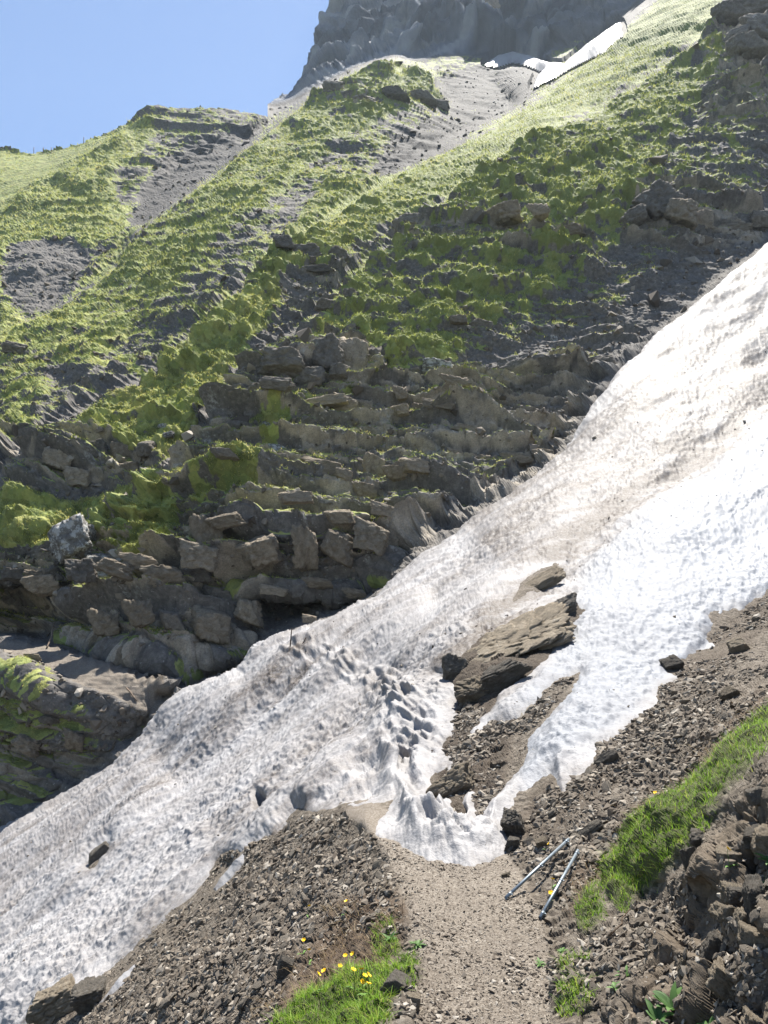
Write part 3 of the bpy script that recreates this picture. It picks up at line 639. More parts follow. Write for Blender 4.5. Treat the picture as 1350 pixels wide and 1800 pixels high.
# ------------------------------------------------------------------ snow
FLOW = np.array([34, 24, 30.]); FLOW /= np.linalg.norm(FLOW)
SIDE = np.cross(FLOW, [0, 0, 1]); SIDE /= np.linalg.norm(SIDE); LIFT = np.cross(SIDE, FLOW)
TRAIL = [(520,1150),(560,1158),(600,1166),(640,1184),(668,1204),(692,1222),(716,1240),(738,1262),(742,1300),(716,1335),(724,1380),(752,1420),(775,1470)]
def polyl_dist(pts, X, Y):
    D = np.full(X.shape, 1e9, np.float32)
    for (x0, y0), (x1, y1) in zip(pts[:-1], pts[1:]):
        dx, dy = x1-x0, y1-y0
        t = np.clip(((X-x0)*dx+(Y-y0)*dy)/(dx*dx+dy*dy), 0, 1)
        np.minimum(D, (X-x0-t*dx)**2+(Y-y0-t*dy)**2, out=D)
    return np.sqrt(D)
def make_snow(name, sdm, thick, extra=0, dirt_lines=(), clean=None, trail=False, base=None, dirt0=.3, cup=1.0):
    rows = np.nonzero((sdm > -.5).any(1))[0]; cols = np.nonzero((sdm > -.5).any(0))[0]
    sl = (slice(rows[0], rows[-1]+1), slice(cols[0], cols[-1]+1))
    s = sdm[sl]; X = U[sl]; Y = V[sl]; zz = Zd[sl]
    p = PB[sl].reshape(-1, 3); sh = s.shape
    fl = np.stack([p@FLOW, p@SIDE, p@LIFT], -1).astype(np.float32)
    R_ = lambda a: a.reshape(sh)
    T = thick[sl] if isinstance(thick, np.ndarray) else thick
    wdt = .10+.45*T
    ins = np.clip(s, 0, None); t = T*(1-np.exp(-ins/wdt))-np.clip(-s, 0, None)*1.2-.02
    edge = sstep(.0, .22, s)
    fd = lambda lam: sstep(1.5, 3.5, lam/(zz*1.62/FOC))
    A = np.array([1, .62, .8], np.float32)
    t += edge*(R_(fbm(fl/np.array([2.2, 1, 1], np.float32), 1.6, 2, .9, 80))*.14+R_(fbm(fl/np.array([1.6, 1, 1], np.float32), 4.5, 2, .9, 96))*.22*sstep(.1, 1.6, s)+R_(perlin(fl/np.array([5, 1.6, 2], np.float32), 88))*.12)
    cup = cup*(.85+.45*sstep(-.35, .45, R_(fbm(fl/np.array([2, 1, 1], np.float32), 2.2, 2, .8, 95))))
    f1, f2, _ = worley(fl/(A*.34), 20); t += edge*R_(np.clip(f1, 0, 1)**2-.35)*.056*cup*fd(.3)
    f1, f2, _ = worley(fl/(A*.13), 21); t += edge*R_(np.clip(f1, 0, 1)**2-.35)*.045*cup*fd(.12)
    t += edge*R_(fbm(fl, .08, 2, .7, 82))*.016*cup*fd(.06)
    dirt = dirt0+.40*R_(fbm(fl/np.array([9, .8, 1], np.float32), 1, 3, .7, 83))+.22*R_(fbm(fl, .9, 4, .6, 84))
    for pts, w, a in dirt_lines:
        dist = polyl_dist(pts, X, Y)+R_(perlin(fl/.8, 85))*w*.5
        k = np.exp(-(dist/w)**2); dirt += a*k*(.65+.7*R_(fbm(fl/np.array([3, 1, 1], np.float32), .5, 3, .6, 86)))
        t -= edge*.16*k*a
    if trail: dirt += .42*sstep(.0, 1., R_(zs(zone([([(800,920),(985,810),(1350,430),(1700,190),(1700,480),(1350,710),(1180,835),(1000,970),(900,1010)], 1)], 8), X.ravel(), Y.ravel())))  # upper band darkened in colour to tame its sunlit glare, beyond real dirt
    if clean is not None: dirt *= 1-.8*clean[sl]
    dirt += .55*np.exp(-np.clip(s, 0, None)/.10)*sstep(-.3, .4, R_(perlin(fl/.4, 87)))*(FARD[sl] > 30)
    if trail:
        td = polyl_dist(TRAIL, X, Y)
        t -= .03*np.exp(-(td/13)**2)*edge*.5
        dirt += .25*np.exp(-(td/16)**2)
        r2 = random.Random(5); q = densify(TRAIL, 11)
        for k, (x, y) in enumerate(q):
            for rep in range(2):
                cx = x+r2.uniform(-16, 16); cy = y+r2.uniform(-9, 9); zc = float(depth(cx, cy)); rp = .13/zc*FOC; big = r2.uniform(.5, 1.0)
                e = ((X-cx)/(rp*big*1.25))**2+((Y-cy)/(rp*big*.8))**2
                t -= (.030*big*np.exp(-e**1.6)-.03*np.exp(-(np.sqrt(e)-1.5)**2*5))*edge
        for cx, cy, rx, ry, dp in ((450,1405,9,18,1.3),(812,1432,9,16,.30),(806,1462,8,9,.2),(690,1222,12,6,.15),(668,1196,10,6,.13),(730,1238,11,7,.16),(640,1350,40,16,.08)):
            t -= dp*np.exp(-(((X-cx)/rx)**2+((Y-cy)/ry)**2)**2)
        # lumpy melting tongue above the path and the crusty blocks beside the rock
        lump = np.exp(-(((X-775)/125)**2+((Y-1420)/105)**2)**2)+.9*np.exp(-(((X-740)/70)**2+((Y-1250)/70)**2)**2)
        g1, g2, gi = worley(fl/.30, 23)
        t += edge*lump*(R_(_cellr[gi, 3]-.4)*.035+R_(fbm(fl, .35, 4, .8, 89))*.04)
        tong = np.exp(-(((X-790)/110)**2+((Y-1465)/60)**2)**2); h1, h2, hi = worley(fl/.16, 24); t += edge*tong*(.06+R_((_cellr[hi, 3]-.4)*.07-np.exp(-(h2-h1)*7)*.03)); dirt *= 1-.4*tong
        dirt *= 1-.45*lump
    q = p.reshape(*sh, 3)+NB[sl]*t[..., None]
    k = s > -.30
    idx = np.arange(s.size).reshape(sh)
    f = np.stack([idx[:-1, :-1], idx[1:, :-1], idx[1:, 1:], idx[:-1, 1:]], -1)[k[:-1, :-1] & k[1:, 1:] & k[1:, :-1] & k[:-1, 1:]]
    ids, inv = np.unique(f, return_inverse=True)
    me = mesh_np(name, q.reshape(-1, 3)[ids], inv.reshape(f.shape), [MAT_SNOW], dict(dirt=np.clip(dirt, 0, 1).ravel()[ids], clean=(clean[sl] if clean is not None else s*0+.5).ravel()[ids]))
    return link(name, me), q
thick = (.08+.80*np.exp(-FARD/55.)+.10*sstep(900, 1250, V)*sstep(640, 700, U)*(1-sstep(880, 940, U))).astype(np.float32)
thick = thick*np.where(inside([(640,1380),(900,1380),(900,1540),(640,1540)], U, V), .9, 1)
cleanz = zs(zone([([(1350,740),(1200,850),(1100,930),(1030,1010),(1010,1080),(960,1170),(860,1290),(930,1390),(1100,1270),(1350,1050),(1890,800),(1890,500)], 1)], 10), U.ravel(), V.ravel()).reshape(U.shape)
sn, SQ = make_snow('snow', SDm, thick, trail=True, clean=cleanz, dirt0=.26, dirt_lines=[([(1890,420),(1350,722),(1260,790),(1180,850),(1090,910),(1000,985),(920,1050),(850,1100)], 26, .75),
    ([(1350,690),(1240,745),(1100,860),(1000,960)], 40, .25), ([(-300,1800),(0,1585),(120,1490),(250,1385),(380,1290),(480,1215),(540,1165)], 22, .42), ([(380,1450),(450,1400),(540,1330),(650,1255),(740,1190),(860,1100)], 24, .45), ([(0,1500),(200,1380),(330,1260)], 18, .2)])
tag(sn, kind='structure')
srow0 = np.nonzero((SDm > -.5).any(1))[0][0]; scol0 = np.nonzero((SDm > -.5).any(0))[0][0]
def snow_surf(px, py):
    x = np.interp(px, AX, np.arange(NU))-scol0; y = np.interp(py, AY, np.arange(NV))-srow0
    return bil(SQ, x, y)
def patch(sdp, T, label, dirt0=.3):
    o, _ = make_snow('snow_patch', sdp, T, dirt0=dirt0); tag(o, label, 'snow patch')
patch(PSD[0], .16, "small white snow remnant on grey scree just below the snowfield's melting edge", .2)
patch(PSD[1], .15, "thin finger of snow lying low on the loose scree, farthest from the path", .25)
patch(PSD[2], 1.1, "white curved snow patch high at the foot of the dark cliff", -.1)
# ------------------------------------------------------------------ rocks
def ico(sub):
    bm = bmesh.new(); bmesh.ops.create_icosphere(bm, subdivisions=sub, radius=1)
    v = np.array([x.co[:] for x in bm.verts]); f = np.array([[y.index for y in x.verts] for x in bm.faces]); bm.free(); return v, f
ICO = {k: ico(k) for k in (1, 2, 3, 5, 6)}
def rock_verts(seed, sub, boxy=True, cuts=6, rough=.06, strat=0., jag=.25):
    r = np.random.default_rng(seed); v, f = ICO[sub]
    if boxy:
        n = np.vstack([np.eye(3), -np.eye(3)])+r.normal(size=(6, 3))*jag*.6
        n = np.vstack([n, r.normal(size=(cuts, 3))]); dd = np.concatenate([r.uniform(.75, 1.0, 6), r.uniform(.95, 1.3, cuts)])
    else:
        n = r.normal(size=(10+cuts, 3)); dd = r.uniform(.6, 1.0, 10+cuts)
    n /= np.linalg.norm(n, axis=1)[:, None]
    c = v@n.T; rad = np.where(c > .05, dd/np.maximum(c, .05), 9)
    k = 26.0; rr = (np.sum(rad**-k, 1))**(-1/k) if sub > 2 else rad.min(1)
    q = v*rr[:, None]
    if rough:
        o = seed*3.1
        q = q*(1+rough*(fbm(q+o, .9, 4 if sub > 3 else 2, .75, 5)))[:, None]
        if sub > 4:
            w1, w2, wi = worley(q*np.array([2.2, 2.2, 2.8])+(perlin(q*2.5+o)*.35)[:, None], 3+seed)
            q *= (1-np.exp(-(w2-w1)*14)*rough*1.3+(_cellr[wi, 1]-.5)*rough*1.5)[:, None]
    if strat:
        t = q[:, 2]*4.5+perlin(q*1.3+seed)*.8; ff = t-np.floor(t)
        q[:, :2] *= (1-strat*(1-ff**.6)*(.5+_cellr[(np.floor(t).astype(np.int64)*131+seed) & 65535, 1]))[:, None]
    q -= (q.max(0)+q.min(0))/2; q /= (q.max(0)-q.min(0))/2
    return q, f
def block_mesh(seed, mat, sub=5, **kw):
    v, f = rock_verts(seed, sub, **kw); return mesh_np('rock_block', v, f, [mat], smooth=sub > 2)
def variants(mat, tag_): return [block_mesh(100+k+tag_*20, mat, 5, cuts=5+k % 3, rough=.11, strat=.05 if k % 2 else 0, jag=.38) for k in range(7)]
VAR = {'tan': variants(MAT_TAN, 0), 'grey': variants(MAT_GREY, 1), 'lich': variants(MAT_LICH, 2)}
ri = random.Random(3)
def set_block(o, px, py, w, h, deep=.8, sink=.40, roll=0, out=0., yaw=None, root=None, rx=0):
    pt, n = surf(px, py); zc = float(np.dot(pt-CAM, FW)); wm = w*zc/FOC/2; hm = h*zc/FOC/2
    dm = max(.45*wm, min(wm, hm*1.3))*deep
    c = Vector(pt)+Vector(n)*(dm*(1-2*sink)+out)*.8
    az = math.atan2(pt[0], pt[1])
    o.rotation_euler = (R(rx)+ri.uniform(-.12, .12), R(roll)+ri.uniform(-.05, .05), -az*.6+(ri.uniform(-.25, .25) if yaw is None else yaw))
    o.scale = (wm*1.03, dm, hm*1.03); o.location = c if root is None else c-root.location
    return o
def outcrop(label, mat, blocks, cat='rock outcrop', name='rock_outcrop', out=0.):
    cx = sum(b[0] for b in blocks)/len(blocks); cy = max(b[1]+b[3]/2 for b in blocks)
    root = empty(name, Vector(surf(cx, cy)[0])); tag(root, label, cat)
    for k, b in enumerate(blocks):
        mt = b[5] if len(b) > 5 else mat
        o = link('rock_block', ri.choice(VAR[mt]), root); set_block(o, *b[:4], roll=b[4] if len(b) > 4 else 0, root=root, out=out)
    return root
def boulder(label, mat, px, py, w, h, roll=0, deep=.9, sink=.25, seed=None, cat='boulder', name='boulder', rx=0, **kw):
    me = ri.choice(VAR[mat]) if seed is None else block_mesh(seed, {'tan': MAT_TAN, 'grey': MAT_GREY, 'lich': MAT_LICH}[mat], 6, **kw)
    o = link(name, me); set_block(o, px, py, w, h, deep, sink, roll, rx=rx); tag(o, label, cat); return o
outcrop("grey-brown cliffed outcrop under the grassy lip in the middle of the slope", 'grey', [(488,668,92,56,-4),(568,655,62,64,2),(612,650,66,84,3,'tan'),(655,655,56,70,8),(470,705,88,34,-3),(540,690,54,46,4),(585,685,40,36,0),(450,712,50,30,8),(520,728,36,30,0),(560,735,90,24,-10,'tan'),(480,745,60,26,8),(425,705,36,26,0)])
outcrop("tan wall of cracked blocks overhanging the dark hollow at the snow edge", 'tan', [(420,1010,66,60,-4),(480,1006,84,62,-6),(542,998,54,80,3),(594,1006,58,68,2),(648,1000,62,66,4),(690,985,40,50,8),(450,965,80,30,-8),(525,950,70,26,-4),(600,955,60,30,6),(655,952,50,30,6),(500,1036,50,20,0),(560,1038,56,20,2),(612,1036,46,20,0),(655,1034,44,18,2)], out=.55)
outcrop("square tan block with a white corner left of the cracked block wall", 'tan', [(403,985,64,76,6),(385,1010,22,26,0)], out=.4)
outcrop("white-lichened craggy outcrop beside the dark cave", 'lich', [(150,985,70,72,-20),(200,1010,66,42,12),(195,1040,70,44,-10),(125,1040,34,50,10),(165,965,50,30,0),(225,1030,36,28,6)], out=.35)
outcrop("low broken tan ledge just above the shaded trench by the far path", 'tan', [(150,1075,60,40,-8),(205,1085,60,46,10,'grey'),(215,1138,60,46,10),(270,1140,56,50,0),(322,1138,50,46,0,'grey'),(378,1135,76,60,2),(430,1125,50,56,-6),(250,1098,70,36,6),(318,1090,76,40,-4),(385,1085,66,40,4,'grey'),(290,1055,70,30,0),(360,1045,60,30,6,'grey'),(425,1080,44,36,0)], out=.55)
outcrop("dark brown crag under the yellow-green grass on the left", 'tan', [(60,832,66,36,-4),(108,830,60,40,10),(140,845,44,44,-8),(182,815,40,36,0,'grey'),(230,838,50,38,4),(60,865,74,26,-2),(215,810,36,40,0),(270,815,40,36,6,'grey')])
outcrop("shelf of dark blocks roofing the cave on the left", 'grey', [(20,1012,50,30,0),(62,1018,48,28,4,'tan'),(98,1006,36,22,-30)])
outcrop("broad grey slab outcrop below the green slope near the top of the snow", 'grey', [(1150,405,86,70,-24),(1185,420,60,56,6,'tan'),(1110,425,50,40,-20),(1160,375,60,30,-16)])
outcrop("pair of pale blocks beside the broad grey slab", 'tan', [(1228,412,40,46,6),(1285,415,62,30,4),(1330,410,40,34,0,'grey')])
outcrop("grey crag rising on the skyline side of the upper right slope", 'grey', [(1310,40,100,60,4),(1280,70,60,50,-6),(1340,90,90,70,4),(1310,130,70,60,0),(1345,160,60,60,0),(1290,105,50,40,0)])
outcrop("long tan ledge split by cracks near the snow's curved edge", 'tan', [(852,830,56,24,4),(905,832,60,24,4),(800,822,30,20,4),(765,765,60,22,4),(960,815,50,24,6)])
outcrop("thin ledge of brown blocks above the long tan ledge", 'tan', [(700,765,36,26,4),(740,760,40,24,4),(820,795,60,22,6),(870,795,60,26,6),(930,790,50,24,6),(790,740,60,20,4)])
outcrop("stacked brown blocks curving down toward the trench", 'tan', [(655,860,46,50,16),(640,895,44,34,4),(720,855,60,44,8,'grey'),(735,885,56,30,4),(700,885,44,30,0)])
outcrop("tan slanted slab in the broken rock band above the square block", 'tan', [(560,868,84,34,10),(530,862,40,26,0),(600,880,40,24,12),(490,852,36,26,4,'grey')])
outcrop("row of small grey blocks in the gully grass left of centre", 'grey', [(410,775,36,20,6),(438,780,30,22,4),(465,778,24,22,0,'lich'),(445,848,40,28,6),(478,815,48,24,8,'lich'),(420,885,50,26,-4),(395,845,34,30,0,'lich'),(360,855,40,26,0,'lich')])
outcrop("mossy ledge with pale undersides between the green slope and dark scree", 'grey', [(840,592,50,24,2),(875,588,26,18,0),(800,590,40,20,0,'tan'),(770,668,60,30,0,'lich'),(730,672,40,26,0)])
outcrop("tan boulder pair among broken ledges under the central crest", 'tan', [(600,738,46,42,0),(640,742,34,26,4),(700,735,30,26,0)])
outcrop("low grey ledge on the far green rib beneath its crest", 'grey', [(540,475,60,34,2),(495,470,40,26,0),(590,478,40,26,0),(560,500,60,16,0)])
outcrop("dark rocky knob on the crest above the central outcrop", 'grey', [(588,545,44,34,0),(575,560,36,22,0),(610,550,30,26,0)])
outcrop("banded grey rock face below the highest green knoll", 'grey', [(640,195,50,26,2),(690,190,56,30,0),(740,185,50,28,-4),(770,192,40,22,0),(590,180,40,26,0)])
boulder("rounded tan boulder alone on the tussocky mid slope", 'tan', 880, 424, 66, 42, 4)
boulder("flat pale boulder right of the rounded one on the mid slope", 'tan', 992, 450, 66, 26, 2)
boulder("small rounded boulder between the two tan boulders of the mid slope", 'tan', 940, 440, 40, 26, 0)
boulder("square outcropping block with a grass cap at the left of the mid slope boulders", 'grey', 722, 410, 52, 44, 0)
boulder("smooth grey boulder in grass low on the left slope", 'grey', 36, 630, 44, 24, 10)
boulder("pale square block perched on the dark cliff ledge", 'tan', 866, 60, 28, 30, 0)
boulder("dark knob on the saddle of the skyline", 'grey', 440, 195, 24, 18, 0)
boulder("tan capped rock poking up behind the snow edge", 'tan', 550, 1102, 26, 18, 0, sink=.05)
boulder("dark wet rock melted out at the upper snow edge", 'grey', 1076, 657, 40, 22, -10)
boulder("grey oval stone in grass on the knoll by the far path", 'grey', 103, 1256, 40, 18, 6)
boulder("tan block jutting from the knoll below the grey oval stone", 'tan', 75, 1295, 52, 36, 10)
boulder("tan block at the brink of the far path", 'tan', 145, 1290, 40, 36, 20)
boulder("rust-coloured flat stone at the end of the grassy knoll", 'tan', 62, 1167, 30, 14, 4)
boulder("small white stone on dark scree left of the snow's upper edge", 'lich', 974, 597, 14, 14, 0)
boulder("white-topped stone standing in grass on the left rib", 'lich', 292, 770, 16, 12, 0)
boulder("white flat stone lying in grass below the white-topped one", 'lich', 303, 790, 22, 12, -10)
# rocks melting out of the snow, and near rocks
slab = boulder("big tan layered slab melting out of the middle of the snow", 'tan', 912, 1124, 200, 60, -27, 1.0, .35, seed=541, cuts=9, rough=.17, jag=.35)
zs_ = 11.0*100/FOC; slab.scale = (zs_*1.04, zs_*.64, zs_*.26); slab.rotation_euler = (R(36), R(-24), R(-14)); slab.location = Vector(surf(908, 1132)[0])+Vector((0, -.05, .0))
boulder("dark block wedged under the lower end of the big slab", 'grey', 802, 1184, 44, 52, 0, .8, .25, seed=502, rough=.08, rx=38)
boulder("long dark rock ledge under the front edge of the big slab", 'grey', 888, 1196, 104, 46, -26, .8, .2, seed=531, rough=.12, rx=20)
boulder("brown rubble block at the left foot of the big slab, above the dark gravel", 'tan', 832, 1216, 64, 44, -14, .9, .25, seed=532, rough=.12, rx=25)
boulder("cracked grey rocks at the upper end of the big slab", 'grey', 992, 1076, 62, 28, -24, .8, .2, seed=503, rough=.1, rx=38)
isl = boulder("narrow tan rock island in the snow above the big slab", 'tan', 942, 1026, 96, 30, -32, .8, .2, seed=504, rough=.09, cuts=7)
zs_ = 14.5*52/FOC; isl.scale = (zs_, zs_*.42, zs_*.16); isl.rotation_euler = (R(34), R(-30), R(-16)); isl.location = Vector(surf(944, 1028)[0])+Vector((0, -.03, -.01))
boulder("brown earthy boulder between the snow tongue and the dark gravel", 'tan', 795, 1385, 88, 48, -26, .9, .22, seed=505, rough=.11, rx=38)
boulder("dirty rock just breaking through the lower snow", 'grey', 176, 1505, 42, 18, -38, .8, .1, seed=506)
boulder("dark boulder beside the right end of the snow tongue", 'grey', 908, 1458, 46, 50, 0, 1, .2, seed=507, rough=.1, rx=38)
boulder("black wet stone under the lip of the snow tongue", 'grey', 902, 1490, 30, 22, 0, 1, .2, seed=508)
boulder("large brown boulder at the snow's lowest edge", 'tan', 105, 1778, 84, 56, -20, 1, .25, seed=509, rough=.1)
boulder("dark cracked block next to the large brown boulder", 'grey', 165, 1765, 60, 44, -6, 1, .2, seed=510, rough=.09)
boulder("angular grey stone in the bright grass at the path's edge", 'grey', 706, 1748, 52, 32, 14, .9, .12, seed=511, cuts=8, rough=.03)
boulder("pale upright stone in dry grass on the scree slope", 'grey', 503, 1704, 26, 36, 20, .9, .1, seed=512, cuts=8, rough=.03)
boulder("small tan stone half buried at the path's edge below the grey one", 'tan', 726, 1782, 26, 22, 10, .9, .2, seed=513, rough=.04)
boulder("flat light stone above the two pipes", 'tan', 957, 1494, 22, 16, -20, .9, .15, seed=514, rough=.04)
boulder("pale flat stone lying on the path left of the pipes", 'tan', 890, 1540, 18, 9, 0, .9, .2, seed=515, rough=.04)
boulder("flat dark slate leaning on the soil slope below the snow tip", 'grey', 1068, 1340, 44, 22, -24, .6, .2, seed=516, rough=.05, rx=38)
boulder("tan slab lying on the soil right of the snow's edge", 'tan', 1300, 1140, 34, 26, -20, .7, .2, seed=517, rough=.05, rx=38)
boulder("light slab set in the soil below the tan one", 'tan', 1286, 1228, 34, 22, -28, .7, .2, seed=518, rough=.05, rx=38)
boulder("rough block sticking out at the snow's notched right edge", 'grey', 1180, 1172, 38, 24, -20, .8, .2, seed=519, rough=.08, rx=38)
boulder("stone under the overhanging grass sod by the pipes", 'grey', 1035, 1460, 60, 20, -34, .7, .2, seed=520, rough=.05, rx=38)
# ---- the eroded bank of bedded stones at the lower right
def bank_rock(label, blocks):
    cx = sum(b[0] for b in blocks)/len(blocks); cy = max(b[1]+b[3]/2 for b in blocks)
    root = empty('rock_bank', Vector(surf(cx, cy)[0])); tag(root, label, 'rock bank')
    for k, b in enumerate(blocks):
        o = link('rock_block', block_mesh(700+k, MAT_TAN if k % 3 else MAT_GREY, 5, cuts=7, rough=.10, strat=.05), root); set_block(o, *b[:4], deep=1.0, sink=.50, roll=b[4], root=root)
bank_rock("crumbling brown rock bank of packed stones under the grass at the lower corner", [(1205,1510,30,60,-10),(1232,1568,46,44,20),(1265,1545,50,40,6),(1310,1520,56,50,-8),(1272,1600,48,44,24),(1305,1610,40,50,10),(1235,1655,60,58,34),(1262,1715,80,44,40),(1320,1660,70,70,12),
    (1340,1590,50,70,0),(1300,1770,70,50,34),(1345,1740,60,60,10),(1215,1470,40,34,0),(1258,1482,50,34,10),(1340,1460,60,50,0),(1300,1445,46,34,-10),(1240,1760,44,40,20),(1205,1700,30,40,0),(1335,1400,44,30,-10),(1345,1800,60,50,0),(1290,1660,40,36,30),(1285,1560,34,30,0)])

# ------------------------------------------------------------------ loose stones: the largest one by one, the rest as scree
def chip(seed):
    r = np.random.default_rng(seed); q = r.normal(size=(11, 3)); q /= np.linalg.norm(q, axis=1)[:, None]; q *= r.uniform(.75, 1.1, 11)[:, None]
    bm = bmesh.new(); [bm.verts.new(x) for x in q]; h = bmesh.ops.convex_hull(bm, input=bm.verts); bmesh.ops.triangulate(bm, faces=bm.faces)
    bm.verts.index_update(); v = np.array([x.co[:] for x in bm.verts]); f = np.array([[y.index for y in x.verts] for x in bm.faces]); bm.free(); return v, f
SMALL = [chip(300+k) for k in range(14)]
MED = [mesh_np('stone', *rock_verts(330+k, 2, k % 2 == 0, 6, .03), [MAT_STONE], smooth=False) for k in range(10)]
SCREE = [([(60,1815),(150,1735),(250,1655),(340,1585),(395,1505),(440,1482),(500,1442),(600,1427),(655,1465),(695,1540),(715,1640),(600,1640),(520,1720),(470,1815)], 1.0),
         ([(770,1440),(790,1300),(800,1215),(870,1260),(940,1210),(1010,1190),(960,1270),(900,1380),(850,1440)], 2.2),
         ([(890,1500),(950,1400),(1060,1300),(1180,1190),(1260,1110),(1350,1045),(1400,1010),(1400,1220),(1250,1310),(1100,1450),(1050,1540),(980,1600),(930,1545)], .75),
         ([(700,1810),(720,1600),(660,1470),(800,1520),(890,1510),(980,1640),(990,1810)], 1.3),
         ([(990,1810),(980,1620),(1060,1600),(1160,1560),(1230,1430),(1350,1330),(1400,1330),(1400,1815)], .7)]
stones = []
r3 = np.random.default_rng(11)
PT = 0
def scatter(polys, n, zpow=2.0):
    out = []
    for poly, w in polys:
        xs = [a[0] for a in poly]; ys = [a[1] for a in poly]
        area = (max(xs)-min(xs))*(max(ys)-min(ys)); k = int(n*w*area/300000)
        X = r3.uniform(min(xs), max(xs), k); Y = r3.uniform(min(ys), max(ys), k)
        m = inside(poly, X, Y); X, Y = X[m], Y[m]; zz = depth(X, Y)
        m = r3.random(len(X)) < np.clip((zz/9)**zpow, .05, 1); out.append(np.stack([X[m], Y[m]], 1))
    return np.concatenate(out)
xy = scatter(SCREE, 85000, 1.2)
si = np.clip(np.searchsorted(AX, xy[:, 0]), 0, NU-1); sj = np.clip(np.searchsorted(AY, xy[:, 1]), 0, NV-1)
xy = xy[np.maximum(np.maximum(SDm, PSD[0]), PSD[1])[sj, si] < .01]
pts, nrm = surf(xy[:, 0], xy[:, 1]); dn = fbm(pts, .9, 3, .8, 77); kq = (r3.random(len(xy)) < np.clip(.62+1.1*dn, .12, 1)) | inside(PATH, xy[:, 0], xy[:, 1]); xy, pts, nrm, dn = xy[kq], pts[kq], nrm[kq], dn[kq]
size = np.clip(.0115*np.exp(r3.normal(size=len(xy))*.62), .005, .10)
onpath = inside(PATH, xy[:, 0], xy[:, 1]); size *= np.clip(1+.8*dn, .55, 1.7)
size[onpath] = np.clip(size[onpath]*.44, .003, .017)
size = np.minimum(size, .0075*(pts-CAM)@FW)
zz = (pts-CAM)@FW; app = size/zz
order = np.argsort(-app)
def rot(rg):
    q = rg.normal(size=4); q /= np.linalg.norm(q); a, b, c, d = q
    return np.array([[1-2*(c*c+d*d), 2*(b*c-a*d), 2*(b*d+a*c)], [2*(b*c+a*d), 1-2*(b*b+d*d), 2*(c*d-a*b)], [2*(b*d-a*c), 2*(c*d+a*b), 1-2*(b*b+c*c)]])
def tilt(n, rg, amt=.5):
    zax = n+rg.normal(size=3)*amt; zax /= np.linalg.norm(zax); t = rg.normal(size=3); xax = np.cross(t, zax); xax /= np.linalg.norm(xax)
    return np.stack([xax, np.cross(zax, xax), zax], 1)
for k in order[:290]:
    me = MED[int(r3.integers(10))]; o = link('stone', me); s = size[k]
    Rm = tilt(nrm[k], r3, .35); o.location = pts[k]+nrm[k]*s*.18
    o.rotation_euler = Matrix(Rm.tolist()).to_euler(); o.scale = (s*r3.uniform(.8, 1.35), s*r3.uniform(.6, 1.0), s*r3.uniform(.28, .6))
    tag(o, "loose flaky grey-brown stone lying on the bare ground beside the path", 'stone', 'loose stones on the bare ground near the path')
def stone_mass(name, pts, nrm, size, mat, flat=(.25, .6), tamt=.45):
    Vs, Fs, Ts = [], [], []; off = 0
    for k in range(len(pts)):
        v, f = SMALL[int(r3.integers(14))]; s = size[k]
        q = (v*np.array([s*r3.uniform(.8, 1.5), s*r3.uniform(.6, 1.0), s*r3.uniform(*flat)]))@tilt(nrm[k], r3, tamt).T+pts[k]+nrm[k]*s*.12
        Vs.append(q); Fs.append(f+off); off += len(v); Ts.append(np.full(len(v), r3.random()))
    return link(name, mesh_np(name, np.concatenate(Vs), np.concatenate(Fs), [mat], dict(tint=np.concatenate(Ts)), smooth=False))
def stone_mass_mat():
    m = M('scree_chips'); c = m.ramp(m.attr('tint'), [(0, (.064, .051, .039)), (.5, (.145, .121, .095)), (.85, (.235, .204, .165)), (1, (.35, .32, .275))])
    c = m.mixc(m.maprange(m.noise(40, 5, .7), .35, .7, 0, .45), c, (.10, .085, .07)); m.col(c); return m.m
MAT_CHIP = stone_mass_mat()
rest = order[290:]
tag(stone_mass('scree', pts[rest], nrm[rest], size[rest], MAT_CHIP), kind='stuff')
gxy = np.stack([r3.uniform(0, 1350, 5200), r3.uniform(430, 1760, 5200)], 1)
gi_ = np.clip(np.searchsorted(AX, gxy[:, 0]), 0, NU-1); gj_ = np.clip(np.searchsorted(AY, gxy[:, 1]), 0, NV-1)
gl = np.minimum(polyl_dist([(1350,722),(1180,850),(1000,985),(860,1100)], gxy[:, 0], gxy[:, 1]), polyl_dist([(0,1585),(250,1385),(480,1215),(640,1140)], gxy[:, 0], gxy[:, 1]))
gl = np.minimum(gl, polyl_dist([(380,1450),(540,1330),(740,1190),(860,1100)], gxy[:, 0], gxy[:, 1]))
gk = (SDm[gj_, gi_] > .05) & (r3.random(5200) < .16+.84*np.exp(-(gl/45)**2)); gxy = gxy[gk]
gp = snow_surf(gxy[:, 0], gxy[:, 1]); gz = (gp-CAM)@FW
tag(stone_mass('snow_grit', gp, np.tile(np.array([0, 0, 1.]), (len(gp), 1)), .012*np.exp(r3.normal(size=len(gp))*.5)*(gz/12)**.8, MAT_CHIP), kind='stuff')
# far stones on the hillside scree
hx = r3.uniform(-30, 1380, 26000); hy = r3.uniform(100, 1320, 26000)
m = (hy < np.interp(hx, ex, ey)-4) & (hy > np.interp(hx, sx, sy)+10)
hx, hy = hx[m], hy[m]; ix = np.searchsorted(AX, hx); iy = np.searchsorted(AY, hy); gv = cgrass[iy, ix]
m = (gv < .35) & (r3.random(len(hx)) < .6) & ~inside(FPATH, hx, hy); hx, hy = hx[m], hy[m]
hp, hn = surf(hx, hy); hz = (hp-CAM)@FW
hs = np.clip(.075*np.exp(r3.normal(size=len(hx))*.6)*(hz/35)**.8, .03, .8); m = hz < 190
tag(stone_mass('hillside_rubble', hp[m], hn[m], hs[m], MAT_CHIP, (.4, .9)), kind='stuff')

